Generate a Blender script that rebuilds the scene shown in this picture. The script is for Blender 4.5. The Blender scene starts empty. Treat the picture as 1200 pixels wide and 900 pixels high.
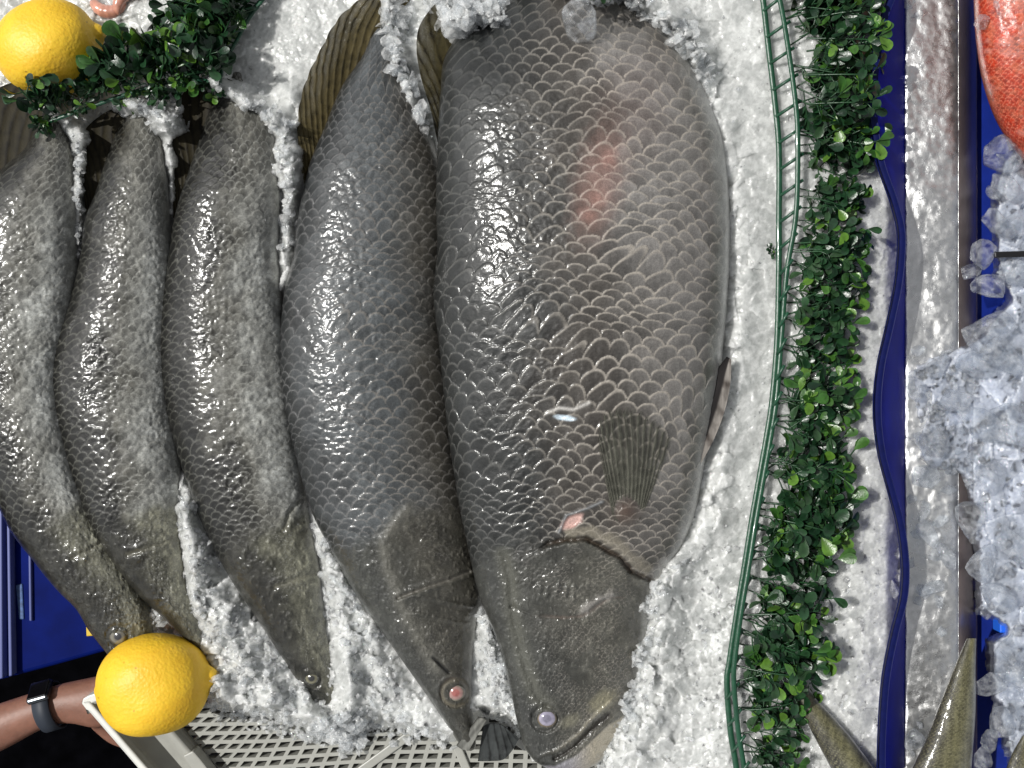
import bpy, bmesh, math, random
import numpy as np
from mathutils import Vector, Matrix, Euler
random.seed(7); np.random.seed(7)
S = 0.0007          # metres per unit (one unit = one photo pixel at the height of the ice)
D = 1200.0          # camera height in units
scene = bpy.context.scene
COL = scene.collection

# ------------------------------------------------------------------ coordinates
def PW(x, y, z):
    """spot seen at photo position (x,y), standing at height z -> metres"""
    k = (D - z) / D
    return ((x - 600) * k * S, (450 - y) * k * S, z * S)
def PV(x, y, z): return Vector(PW(x, y, z))

# ------------------------------------------------------------------ noise
def h2(i, j, seed=0):
    i = i.astype(np.int64); j = j.astype(np.int64)
    n = (i * 374761393 + j * 668265263 + seed * 2147483647 + 1013904223) & 0xffffffff
    n = ((n ^ (n >> 13)) * 1274126177) & 0xffffffff
    n = (n ^ (n >> 16)) & 0xffffffff
    n = ((n * 2246822519) & 0xffffffff); n = n ^ (n >> 15)
    return (n & 0xffffff) / float(0x1000000)
def vnoise(x, y, seed=0):
    xi = np.floor(x); yi = np.floor(y); fx = x - xi; fy = y - yi
    fx = fx*fx*(3-2*fx); fy = fy*fy*(3-2*fy)
    a = h2(xi, yi, seed); b = h2(xi+1, yi, seed); c = h2(xi, yi+1, seed); d = h2(xi+1, yi+1, seed)
    return (a*(1-fx)+b*fx)*(1-fy) + (c*(1-fx)+d*fx)*fy
def fbm(x, y, o=4, seed=0):
    r = 0; a = 0.5; t = 0
    for k in range(o):
        r = r + a*vnoise(x*2**k+17.3*k, y*2**k-9.1*k, seed+k); t += a; a *= 0.55
    return r/t
def cells(x, y, size, seed=0):
    """crushed-ice facets: each cell a tilted plane"""
    gx = x/size; gy = y/size
    ix = np.floor(gx); iy = np.floor(gy)
    best = np.full(x.shape, 1e9); second = np.full(x.shape, 1e9); val = np.zeros(x.shape); rid = np.zeros(x.shape)
    for a in (-1, 0, 1):
        for b in (-1, 0, 1):
            cx = ix+a; cy = iy+b
            px = cx + h2(cx, cy, seed); py = cy + h2(cx, cy, seed+5)
            dx = gx-px; dy = gy-py; d = dx*dx+dy*dy
            v = (h2(cx, cy, seed+9)-.5) + dx*(h2(cx, cy, seed+11)-.5)*2.2 + dy*(h2(cx, cy, seed+13)-.5)*2.2
            m = d < best
            second = np.where(m, best, np.minimum(second, d))
            best = np.where(m, d, best); val = np.where(m, v, val); rid = np.where(m, h2(cx, cy, seed+21), rid)
    return val, rid, np.sqrt(second)-np.sqrt(best)
def sst(a, b, x):
    t = np.clip((x-a)/(b-a), 0, 1); return t*t*(3-2*t)
def curve(pts):
    """smooth interpolation (monotone cubic) through (t, v) pairs"""
    p = np.array(sorted(pts), float); t = p[:, 0]; v = p[:, 1]
    h = np.diff(t); dl = np.diff(v)/h
    m = np.zeros(len(t)); m[0] = dl[0]; m[-1] = dl[-1]
    for i in range(1, len(t)-1):
        m[i] = (dl[i-1]*h[i]+dl[i]*h[i-1])/(h[i]+h[i-1])
    def f(x):
        x = np.asarray(x, float); xc = np.clip(x, t[0], t[-1])
        i = np.clip(np.searchsorted(t, xc)-1, 0, len(t)-2)
        u = (xc-t[i])/h[i]; u2 = u*u; u3 = u2*u
        r = (2*u3-3*u2+1)*v[i] + (u3-2*u2+u)*h[i]*m[i] + (-2*u3+3*u2)*v[i+1] + (u3-u2)*h[i]*m[i+1]
        return r + (x-xc)*np.where(x < xc, m[0], m[-1])
    return f
def dpoly(X, Y, pts):
    """distance to a polyline, and fraction along it, and signed side"""
    best = np.full(X.shape, 1e9); fr = np.zeros(X.shape); sd = np.zeros(X.shape)
    L = [0.0]
    for a, b in zip(pts[:-1], pts[1:]): L.append(L[-1]+math.dist(a, b))
    for k, (a, b) in enumerate(zip(pts[:-1], pts[1:])):
        dx = b[0]-a[0]; dy = b[1]-a[1]; l2 = dx*dx+dy*dy
        t = np.clip(((X-a[0])*dx+(Y-a[1])*dy)/l2, 0, 1)
        ex = X-(a[0]+t*dx); ey = Y-(a[1]+t*dy); d = np.sqrt(ex*ex+ey*ey)
        m = d < best
        best = np.where(m, d, best); fr = np.where(m, (L[k]+t*math.sqrt(l2))/L[-1], fr)
        sd = np.where(m, np.sign(dx*ey-dy*ex), sd)
    return best, fr, sd

# ------------------------------------------------------------------ mesh + object helpers
def np_mesh(name, V, quads, cols=None, attrs=None, smooth=True, tris=None):
    me = bpy.data.meshes.new(name)
    V = np.asarray(V, np.float32)
    nq = 0 if quads is None else len(quads); nt = 0 if tris is None else len(tris)
    loops = []
    if nq: loops.append(np.asarray(quads, np.int32).ravel())
    if nt: loops.append(np.asarray(tris, np.int32).ravel())
    loops = np.concatenate(loops)
    me.vertices.add(len(V)); me.vertices.foreach_set('co', V.ravel())
    me.loops.add(len(loops)); me.loops.foreach_set('vertex_index', loops)
    me.polygons.add(nq+nt)
    st = np.concatenate([np.arange(nq)*4, nq*4+np.arange(nt)*3]).astype(np.int32)
    me.polygons.foreach_set('loop_start', st)
    me.update(calc_edges=True)
    me.polygons.foreach_set('use_smooth', np.full(nq+nt, smooth, bool))
    if cols is not None:
        c = np.ones((len(V), 4), np.float32); c[:, :3] = cols
        a = me.attributes.new('Col', 'FLOAT_COLOR', 'POINT'); a.data.foreach_set('color', c.ravel())
    for k, v in (attrs or {}).items():
        a = me.attributes.new(k, 'FLOAT', 'POINT'); a.data.foreach_set('value', np.asarray(v, np.float32).ravel())
    me.update(); me.validate()
    return me
def link(name, me, mat, parent=None):
    o = bpy.data.objects.new(name, me); COL.objects.link(o)
    if mat is not None and hasattr(me, 'materials') and len(me.materials) == 0:
        for m in (mat if isinstance(mat, (list, tuple)) else [mat]): me.materials.append(m)
    if parent is not None:
        o.parent = parent
        o.matrix_parent_inverse = Matrix.Identity(4)
        o.location = -Vector(parent.location) if me is not None and not o.get('loc') else o.location
    return o
def tag(o, label=None, cat=None, group=None, kind=None):
    if label: o['label'] = label
    if cat: o['category'] = cat
    if group: o['group'] = group
    if kind: o['kind'] = kind
    return o
def empty(name, loc, label, cat, group=None):
    o = bpy.data.objects.new(name, None); COL.objects.link(o); o.location = loc
    o.empty_display_size = 0.02
    return tag(o, label, cat, group)
def bm_mesh(name, bm, smooth=False):
    me = bpy.data.meshes.new(name); bm.normal_update(); bm.to_mesh(me); bm.free()
    if smooth: me.polygons.foreach_set('use_smooth', [True]*len(me.polygons))
    return me
def grid_quads(M, N, wrap=False):
    i = np.arange(M-1)[:, None]; j = np.arange(N if wrap else N-1)[None, :]
    j2 = (j+1) % N
    return np.stack([i*N+j, i*N+j2, (i+1)*N+j2, (i+1)*N+j], -1).reshape(-1, 4)
def slab(name, X, Y, Z, thick, cols=None, attrs=None):
    """closed thin slab from a grid of photo positions"""
    X, Y, Z = np.broadcast_arrays(X, Y, Z)
    M, N = X.shape
    def conv(Z):
        k = (D-Z)/D
        return np.stack([(X-600)*k*S, (450-Y)*k*S, Z*S], -1).reshape(-1, 3)
    T = conv(Z); k = (D-Z)/D
    B = T.copy(); B[:, 2] -= (np.ones_like(Z)*thick).ravel()*S
    V = np.concatenate([T, B]); n = M*N
    q = grid_quads(M, N)
    e = np.concatenate([np.arange(N-1), np.arange(1, M)*N-1, (M-1)*N+np.arange(N-1, 0, -1), np.arange(M-1, 0, -1)*N])
    ring = []
    top = list(range(N)) + [r*N+N-1 for r in range(1, M)] + [(M-1)*N+c for c in range(N-2, -1, -1)] + [r*N for r in range(M-2, 0, -1)]
    for a, b in zip(top, top[1:]+top[:1]): ring.append([a, a+n, b+n, b])
    quads = np.concatenate([q[:, ::-1], q+n, np.array(ring)])
    if cols is not None:
        c = cols.reshape(-1, 3); cols = np.concatenate([c, c])
    if attrs: attrs = {k2: np.concatenate([v.ravel(), v.ravel()]) for k2, v in attrs.items()}
    return np_mesh(name, V, quads[:, ::-1], cols, attrs)
def tube(bm, pts, r, seg=6, taper=1.0, flat=1.0):
    rings = []
    n = len(pts)
    for i, p in enumerate(pts):
        a = pts[max(i-1, 0)]; b = pts[min(i+1, n-1)]
        t = (b-a).normalized(); up = Vector((0, 0, 1)) if abs(t.z) < .95 else Vector((1, 0, 0))
        s = t.cross(up).normalized(); u = s.cross(t).normalized()
        rr = r*(1+(taper-1)*i/max(n-1, 1))
        rings.append([bm.verts.new(p + s*math.cos(k*2*math.pi/seg)*rr + u*math.sin(k*2*math.pi/seg)*rr*flat) for k in range(seg)])
    for a, b in zip(rings[:-1], rings[1:]):
        for k in range(seg): bm.faces.new((a[k], a[(k+1) % seg], b[(k+1) % seg], b[k]))
    bm.faces.new(rings[0][::-1]); bm.faces.new(rings[-1])
def prism(bm, poly, z0, z1, top_inset=0.0):
    """solid from a polygon of photo positions between heights z0<z1 (true vertical walls)"""
    n = len(poly)
    top = [PV(x, y, z1) for x, y in poly]
    vt = [bm.verts.new(p) for p in top]
    vb = [bm.verts.new((p.x, p.y, z0*S)) for p in top]
    ft = bm.faces.new(vt); fb = bm.faces.new(vb[::-1])
    for i in range(n):
        j = (i+1) % n
        bm.faces.new((vt[i], vb[i], vb[j], vt[j]))
    bmesh.ops.recalc_face_normals(bm, faces=bm.faces)
    return bm
def box(bm, c, size, rot=None):
    r = bmesh.ops.create_cube(bm, size=1.0)
    M = Matrix.Translation(c) @ (rot.to_matrix().to_4x4() if rot else Matrix.Identity(4)) @ Matrix.Diagonal((*size, 1))
    bmesh.ops.transform(bm, matrix=M, verts=r['verts']); return r['verts']
def bevel(o, w, seg=2):
    m = o.modifiers.new('bevel', 'BEVEL'); m.width = w; m.segments = seg; m.limit_method = 'ANGLE'; return o

# ------------------------------------------------------------------ materials
def new_mat(name):
    m = bpy.data.materials.new(name); m.use_nodes = True; nt = m.node_tree
    b = nt.nodes['Principled BSDF']; return m, nt, b
def N(nt, t, **kw):
    n = nt.nodes.new(t)
    for k, v in kw.items(): setattr(n, k, v)
    return n
def noise(nt, scale, detail=4, rough=.6, coord=None):
    n = N(nt, 'ShaderNodeTexNoise'); n.inputs['Scale'].default_value = scale
    n.inputs['Detail'].default_value = detail; n.inputs['Roughness'].default_value = rough
    if coord is None:
        coord = N(nt, 'ShaderNodeNewGeometry').outputs['Position']
    nt.links.new(coord, n.inputs['Vector']); return n
def ramp(nt, src, stops):
    r = N(nt, 'ShaderNodeValToRGB'); e = r.color_ramp.elements
    e[0].position, e[0].color = stops[0][0], (*stops[0][1], 1)
    e[1].position, e[1].color = stops[-1][0], (*stops[-1][1], 1)
    for p, c in stops[1:-1]:
        k = e.new(p); k.color = (*c, 1)
    nt.links.new(src, r.inputs[0]); return r
def bump(nt, src, strength, dist, normal=None):
    b = N(nt, 'ShaderNodeBump'); b.inputs['Strength'].default_value = strength; b.inputs['Distance'].default_value = dist
    nt.links.new(src, b.inputs['Height'])
    if normal is not None: nt.links.new(normal, b.inputs['Normal'])
    return b
def mulcol(nt, a, b, f=1.0):
    m = N(nt, 'ShaderNodeMix', data_type='RGBA', blend_type='MULTIPLY'); m.inputs[0].default_value = f
    nt.links.new(a, m.inputs[6]); nt.links.new(b, m.inputs[7]); return m.outputs[2]

def fish_material(name, rough=.42, coat=1.0, coat_rough=.12, film=.5, film_scale=420, fd=.0007):
    m, nt, b = new_mat(name)
    a = N(nt, 'ShaderNodeAttribute', attribute_name='Col')
    n1 = noise(nt, 900, 3); r1 = ramp(nt, n1.outputs['Fac'], [(.3, (.72,)*3), (.7, (1.25,)*3)])
    nt.links.new(mulcol(nt, a.outputs['Color'], r1.outputs['Color']), b.inputs['Base Color'])
    b.inputs['Roughness'].default_value = rough
    b.inputs['Specular IOR Level'].default_value = .32
    n2 = noise(nt, 1300, 3)
    bp = bump(nt, n2.outputs['Fac'], .4, .0007)
    nt.links.new(bp.outputs[0], b.inputs['Normal'])
    n3 = noise(nt, film_scale, 3, .65)
    bc = bump(nt, n3.outputs['Fac'], film, fd)
    nw = noise(nt, 45, 3); rw = ramp(nt, nw.outputs['Fac'], [(.36, (.35,)*3), (.6, (.85,)*3)]); nt.links.new(rw.outputs['Color'], b.inputs['Coat Weight'])
    b.inputs['Coat Weight'].default_value = coat; b.inputs['Coat Roughness'].default_value = coat_rough
    b.inputs['Coat IOR'].default_value = 1.45
    nt.links.new(bc.outputs[0], b.inputs['Coat Normal'])
    return m
MF = fish_material('wet_skin_calm', .4, 1, .13, .3, 500, .0006)
MFS = fish_material('wet_skin_sparkling', .4, 1, .11, .3, 500, .0006)
MFR = fish_material('red_skin', .5, 1, .2, .4, 400)

def simple(name, col, rough=.5, metal=0, spec=.5, noise_amt=.0, nscale=200, bump_s=0, bscale=400, coat=0):
    m, nt, b = new_mat(name)
    b.inputs['Base Color'].default_value = (*col, 1)
    b.inputs['Roughness'].default_value = rough; b.inputs['Metallic'].default_value = metal
    b.inputs['Specular IOR Level'].default_value = spec; b.inputs['Coat Weight'].default_value = coat
    if noise_amt:
        n = noise(nt, nscale, 5)
        r = ramp(nt, n.outputs['Fac'], [(.3, tuple(c*(1-noise_amt) for c in col)), (.7, tuple(min(1, c*(1+noise_amt)) for c in col))])
        nt.links.new(r.outputs['Color'], b.inputs['Base Color'])
    if bump_s:
        n = noise(nt, bscale, 4); bp = bump(nt, n.outputs['Fac'], bump_s, .001)
        nt.links.new(bp.outputs[0], b.inputs['Normal'])
    return m
def vcol_mat(name, rough=.45, coat=0, bump_s=0, bscale=500, trans=0.0):
    m, nt, b = new_mat(name)
    a = N(nt, 'ShaderNodeAttribute', attribute_name='Col')
    nt.links.new(a.outputs['Color'], b.inputs['Base Color'])
    b.inputs['Roughness'].default_value = rough; b.inputs['Coat Weight'].default_value = coat; b.inputs['Coat Roughness'].default_value = .1
    b.inputs['Specular IOR Level'].default_value = .12 if trans else .5
    if bump_s:
        n = noise(nt, bscale, 4); bp = bump(nt, n.outputs['Fac'], bump_s, .001); nt.links.new(bp.outputs[0], b.inputs['Normal'])
    if trans:
        out = nt.nodes['Material Output']
        tr = N(nt, 'ShaderNodeBsdfTransparent'); mx = N(nt, 'ShaderNodeMixShader')
        at = N(nt, 'ShaderNodeAttribute', attribute_name='Thin')
        nt.links.new(at.outputs['Fac'], mx.inputs[0])
        nt.links.new(b.outputs[0], mx.inputs[1]); nt.links.new(tr.outputs[0], mx.inputs[2]); nt.links.new(mx.outputs[0], out.inputs[0])
    return m
def ice_bed_material(name, base=(.84, .84, .82), sss=1.0):
    m, nt, b = new_mat(name)
    n1 = noise(nt, 60, 5, .7)
    n2 = noise(nt, 420, 4, .7)
    r1 = ramp(nt, n1.outputs['Fac'], [(.3, tuple(c*.8 for c in base)), (.65, base)])
    r2 = ramp(nt, n2.outputs['Fac'], [(.32, (.86,)*3), (.6, (1,)*3)])
    ch = N(nt, 'ShaderNodeAttribute', attribute_name='Chip'); r3 = ramp(nt, ch.outputs['Fac'], [(0, (.74, .75, .75)), (.5, (.97,)*3), (1, (1.2,)*3)])
    nt.links.new(mulcol(nt, mulcol(nt, r1.outputs['Color'], r2.outputs['Color']), r3.outputs['Color']), b.inputs['Base Color'])
    b.inputs['Roughness'].default_value = .3
    b.inputs['Subsurface Weight'].default_value = sss
    b.inputs['Subsurface Radius'].default_value = (1, 1, 1.0); b.inputs['Subsurface Scale'].default_value = .016
    b.inputs['IOR'].default_value = 1.31
    b.inputs['Coat Weight'].default_value = 1; b.inputs['Coat Roughness'].default_value = .07; b.inputs['Coat IOR'].default_value = 1.45
    n3 = noise(nt, 500, 4, .7)
    v = N(nt, 'ShaderNodeTexVoronoi'); v.inputs['Scale'].default_value = 330
    nt.links.new(N(nt, 'ShaderNodeNewGeometry').outputs['Position'], v.inputs['Vector'])
    bp = bump(nt, n3.outputs['Fac'], .35, .0008); bq = bump(nt, v.outputs['Distance'], .3, .0009, bp.outputs[0])
    nt.links.new(bq.outputs[0], b.inputs['Normal']); nt.links.new(bq.outputs[0], b.inputs['Coat Normal'])
    return m
def clear_ice_material(name, white=.35, col=(.9, .9, .89), rough=.05, thru=.6):
    m, nt, b = new_mat(name)
    nt.nodes.remove(b); out = nt.nodes['Material Output']
    g = N(nt, 'ShaderNodeBsdfGlass'); g.inputs['IOR'].default_value = 1.31; g.inputs['Roughness'].default_value = rough
    g.inputs['Color'].default_value = (.96, .98, 1, 1)
    t = N(nt, 'ShaderNodeBsdfTranslucent'); t.inputs['Color'].default_value = (*col, 1)
    d = N(nt, 'ShaderNodeBsdfDiffuse'); d.inputs['Color'].default_value = (*col, 1)
    mx1 = N(nt, 'ShaderNodeMixShader'); mx1.inputs[0].default_value = .7
    nt.links.new(t.outputs[0], mx1.inputs[1]); nt.links.new(d.outputs[0], mx1.inputs[2])
    n = noise(nt, 130, 4, .7)
    mr = N(nt, 'ShaderNodeMapRange'); mr.inputs['From Min'].default_value = .42; mr.inputs['From Max'].default_value = .75
    mr.inputs['To Min'].default_value = max(0, white-.22); mr.inputs['To Max'].default_value = min(1, white+.3)
    nt.links.new(n.outputs['Fac'], mr.inputs['Value'])
    bn_ = noise(nt, 190, 4, .65); bpn = bump(nt, bn_.outputs['Fac'], .8, .003)
    # melting ice lets most light straight through; only part of it is bent
    tp = N(nt, 'ShaderNodeBsdfTransparent'); tp.inputs['Color'].default_value = (.97, .985, 1, 1)
    gl = N(nt, 'ShaderNodeBsdfGlossy'); gl.inputs['Roughness'].default_value = rough
    lw = N(nt, 'ShaderNodeLayerWeight'); lw.inputs['Blend'].default_value = .5; nt.links.new(bpn.outputs[0], lw.inputs['Normal'])
    pw_ = N(nt, 'ShaderNodeMath', operation='POWER'); nt.links.new(lw.outputs['Facing'], pw_.inputs[0]); pw_.inputs[1].default_value = 3.0
    fr = N(nt, 'ShaderNodeMath', operation='MULTIPLY_ADD'); nt.links.new(pw_.outputs[0], fr.inputs[0]); fr.inputs[1].default_value = .6; fr.inputs[2].default_value = .05
    sk = N(nt, 'ShaderNodeMixShader'); nt.links.new(fr.outputs[0], sk.inputs[0]); nt.links.new(tp.outputs[0], sk.inputs[1]); nt.links.new(gl.outputs[0], sk.inputs[2])
    gm = N(nt, 'ShaderNodeMixShader'); gm.inputs[0].default_value = thru
    nt.links.new(g.outputs[0], gm.inputs[1]); nt.links.new(sk.outputs[0], gm.inputs[2])
    mx = N(nt, 'ShaderNodeMixShader'); nt.links.new(mr.outputs[0], mx.inputs[0])
    nt.links.new(gm.outputs[0], mx.inputs[1]); nt.links.new(mx1.outputs[0], mx.inputs[2]); nt.links.new(mx.outputs[0], out.inputs[0])
    n2 = noise(nt, 190, 4, .65); bp = bump(nt, n2.outputs['Fac'], .8, .003)
    for s in (g, d, gl): nt.links.new(bp.outputs[0], s.inputs['Normal'])
    return m
M_ICE = ice_bed_material('crushed_ice', (.68, .69, .675))
M_SHARD = clear_ice_material('ice_shards', .38, col=(.95, .95, .94), thru=1.0)
M_CHUNK = clear_ice_material('clear_ice', .07, (.95, .97, 1), thru=.86)
M_ICE_R = ice_bed_material('blue_grey_ice', (.50, .54, .63))

# ------------------------------------------------------------------ fish
def scales(u, v, jit=.0, seed=0, ru=.57, rv=.66):
    """overlapping round scales: v grows toward the tail; returns height, rim, id, radius"""
    H = np.zeros(u.shape); RID = np.zeros(u.shape); R = np.full(u.shape, 1.0); done = np.zeros(u.shape, bool)
    j0 = np.floor(2*v).astype(int)
    for dj in (-1, 0, 1, 2):
        # row centre cv=j/2; head-most rows first
        j = j0+dj-0
        par = (j & 1)*.5
        i = np.round(u-par)
        jx = (h2(i, j, seed)-.5)*jit; jy = (h2(i, j, seed+3)-.5)*jit
        du = u-(i+par)-jx; dv = v-j*.5-jy
        r = np.sqrt(np.abs(du/ru)**2.3 + np.abs(dv/rv)**2)
        ins = (r < 1) & (~done)
        R = np.where(ins, r, R); RID = np.where(ins, h2(i, j, seed+7), RID); H = np.where(ins, np.clip(.45+dv/rv*.55, 0, 1), H)
        done |= ins
    return H, R, RID

class Fish: pass
def build_fish(sp):
    f = Fish(); f.sp = sp
    y0, y1 = sp['y']; Lf = curve(sp['L']); Rf = curve(sp['R'])
    hzf = curve(sp['hz']); z0f = curve(sp['z0']); tilt = sp['tilt']
    step = sp.get('step', 1.15)
    M = int((y1-y0)/step)
    ys = np.linspace(y0, y1, M)
    xl = Lf(ys); xr = Rf(ys)
    lim = sp.get('nose', 14)
    hw = np.maximum((xr-xl)/2, 1.0); xc = (xl+xr)/2
    nose = np.sqrt(np.clip((y1-ys)/lim, 0.0, 1)*(2-np.clip((y1-ys)/lim, 0, 1)))+.02
    hw = hw*nose; hz = hzf(ys)*nose; z0 = z0f(ys)
    nt_ = int(np.max(hw)*2/step*1.12); nb = 26
    ph = np.concatenate([np.linspace(0, math.pi, nt_), np.linspace(math.pi, 2*math.pi, nb+2)[1:-1]])
    Nn = len(ph)
    PH, Yg = np.meshgrid(ph, ys)
    HW = hw[:, None]; XC = xc[:, None]; HZ = hz[:, None]; Z0 = z0[:, None]
    s = -np.cos(PH); X = XC + HW*s
    sn = np.sin(PH); prof = np.sign(sn)*np.abs(sn)**sp.get('pw', .85)
    top = sn > -1e-6
    lb = np.where(top, 1.0, .45)
    bias = sp.get('ridge', -.12)   # the back side rises a little faster
    Z = Z0 - tilt*s*np.minimum(1, HW/60) + HZ*prof*lb*(1-bias*s*0.5)
    # arc coordinate across the flank
    dx = np.diff(X[:, :nt_], axis=1); dz = np.diff(Z[:, :nt_], axis=1)
    A = np.concatenate([np.zeros((M, 1)), np.cumsum(np.sqrt(dx*dx+dz*dz), 1)], 1)
    A = A/A[:, -1:]
    Af = np.concatenate([A, np.repeat(A[:, -1:], Nn-nt_, 1)], 1)
    pitch = curve(sp['pitch'])(ys)
    V = -np.cumsum(np.full(M, ys[1]-ys[0])/pitch)
    cv = sp.get('bend', 2.0)
    U = Af*sp['cols']
    wob = (fbm(X/70, Yg/70, 2, sp['seed']+40)-.5)
    wob = wob*1.6
    Vg = V[:, None] + cv*(np.clip(.45-Af, 0, 1)**1.6)*2.2 + sp.get('bend2', .6)*np.clip(Af-.6, 0, 1)*1.5 + wob*1.3
    U = U + wob*.9
    H, R, RID = scales(U, Vg, sp.get('jit', .16), sp['seed'])
    gill = sp['gill']; d, fr, sd = dpoly(X, Yg, gill)
    gx = np.array([g[0] for g in gill]); gy = np.array([g[1] for g in gill])
    gl = np.interp(X, gx, gy)
    gs = sp['gsoft'](X) if callable(sp.get('gsoft')) else sp.get('gsoft', 16)
    head = sst(-gs, gs, Yg-gl+gs*1.6*(fbm(X/15, Yg/15, 3, sp['seed']+11)-.5))
    Hh, Rh, RIDh = scales(U*2.1+3, Vg*1.9, .35, sp['seed']+50)
    nz = fbm(X/26, Yg/26, 4, sp['seed']+60)
    gz = sp.get('gsz', 4.0); nzf = fbm(X/gz, Yg/gz, 2, sp['seed']+61); wetp = .35+1.1*sst(.38, .62, fbm(X/28, Yg/45, 3, sp['seed']+62))
    samp = sp.get('amp', 1.5)*np.clip(pitch/20, .5, 1.4)[:, None]
    fade = np.clip(sn, 0, 1)**.25*np.where(top, 1, 0)
    cheek = sst(.35, .6, fbm(X/34, Yg/34, 3, sp['seed']+70))
    dh = (H*samp*(1-head) + Hh*samp*.62*head*cheek*sp.get('cheek', 1)) * fade
    dh = dh + (nz-.5)*sp.get('lump', 3.0)*np.clip(sn, 0, 1) + (nzf-.5)*wetp*sp.get('grain', .5)*np.clip(sn, 0, 1)
    rim = sst(.80, .93, R)*(1-sst(.985, 1.0, R)*.5)*(1-head) + .5*sst(.8, .95, Rh)*head*cheek
    # pigment
    tone = sp['tone'](X, Yg, s, Af, head)      # (..,3) base of the skin
    rc = sp['rim'](X, Yg, s, Af, head)
    var = 1+(RID-.5)[..., None]*.5*(1-head[..., None]*.6)
    inner = (1-.22*sst(.2, .75, 1-R))[..., None]*(1-head[..., None]) + head[..., None]
    C = tone*sp.get('lift', 1.0)*np.array([.98, 1.0, 1.02])*var*inner
    ringp = .5+.5*np.cos(R*26)
    C = C*(1-.10*ringp*(1-head))[..., None]
    streak = fbm(X/3.0, Yg/16, 3, sp['seed']+90)
    C = C*(.78+.44*streak)[..., None]
    C = C*(.75+.5*nz)[..., None]
    mot = fbm(X/11, Yg/11, 4, sp['seed']+120); C = C*(1+head*(mot-.5)*.8)[..., None]
    pit = sst(.60, .72, fbm(X/4.2, Yg/4.2, 2, sp['seed']+130))*head; dh = dh+pit*.9*fade; C = C*(1+.35*pit)[..., None]
    rn = np.clip(rim*(.15+1.5*fbm(X/30, Yg/30, 4, sp['seed']+33)), 0, 1)
    C = C*(1-rn[..., None]) + rc*rn[..., None]
    dh, C = sp['extra'](X, Yg, s, dh, C) if sp.get('extra') else (dh, C)
    fro = sst(sp.get('frost', .86), 1.0, s+(fbm(X/14, Yg/22, 3, 7)-.5)*.12)*.65; C = mixc(C, c3((.50, .50, .48)), fro)
    C = np.where(top[..., None], C, tone*.9)
    Z = Z + dh
    C = np.clip(C, .004, .85)
    k = (D-Z)/D
    P = np.stack([(X-600)*k*S, (450-Yg)*k*S, Z*S], -1)
    q = grid_quads(M, Nn, wrap=True)
    # end caps
    hm = (head.reshape(-1) > .5)
    qh = hm[q].sum(1) >= 2
    parent = empty(sp['name'], PV(float(np.mean(xc)), (y0+y1)/2, -10), sp['label'], sp.get('cat', 'fish'), sp.get('group'))
    f.root = parent
    Vv = P.reshape(-1, 3); Cc = C.reshape(-1, 3)
    def sub(name, qq, cap=None):
        used = np.unique(qq); mp = np.full(len(Vv), -1); mp[used] = np.arange(len(used))
        VV = Vv[used]; CC = Cc[used]; tr = None
        if cap is not None:
            ring = np.arange(Nn)+cap*Nn; c = Vv[ring].mean(0); VV = np.vstack([VV, c]); CC = np.vstack([CC, CC[-1]])
            ci = len(VV)-1; a = mp[ring]; b = np.roll(a, -1)
            tr = np.stack([b, a, np.full(Nn, ci)], 1) if cap == 0 else np.stack([a, b, np.full(Nn, ci)], 1)
        me = np_mesh(name, VV, mp[qq], CC, tris=tr)
        return link(name, me, sp['mat'], parent)
    q = q[:, ::-1]
    if qh.any():
        sub('body', q[~qh], 0); f.head = sub('head', q[qh], M-1)
    else:
        sub('body', q, 0)
    def surf(x, y):
        c = (Lf(y)+Rf(y))/2; h = (Rf(y)-Lf(y))/2; ss = np.clip((x-c)/h, -1, 1)
        sn = np.sqrt(1-ss*ss); return z0f(y) - tilt*ss*np.minimum(1, h/60) + hzf(y)*sn**sp.get('pw', .85)*(1-bias*ss*.5)
    f.surf = surf
    return f
def c3(a): return np.array(a, float)
def mixc(a, b, t): return a*(1-t[..., None]) + b*t[..., None]

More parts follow.
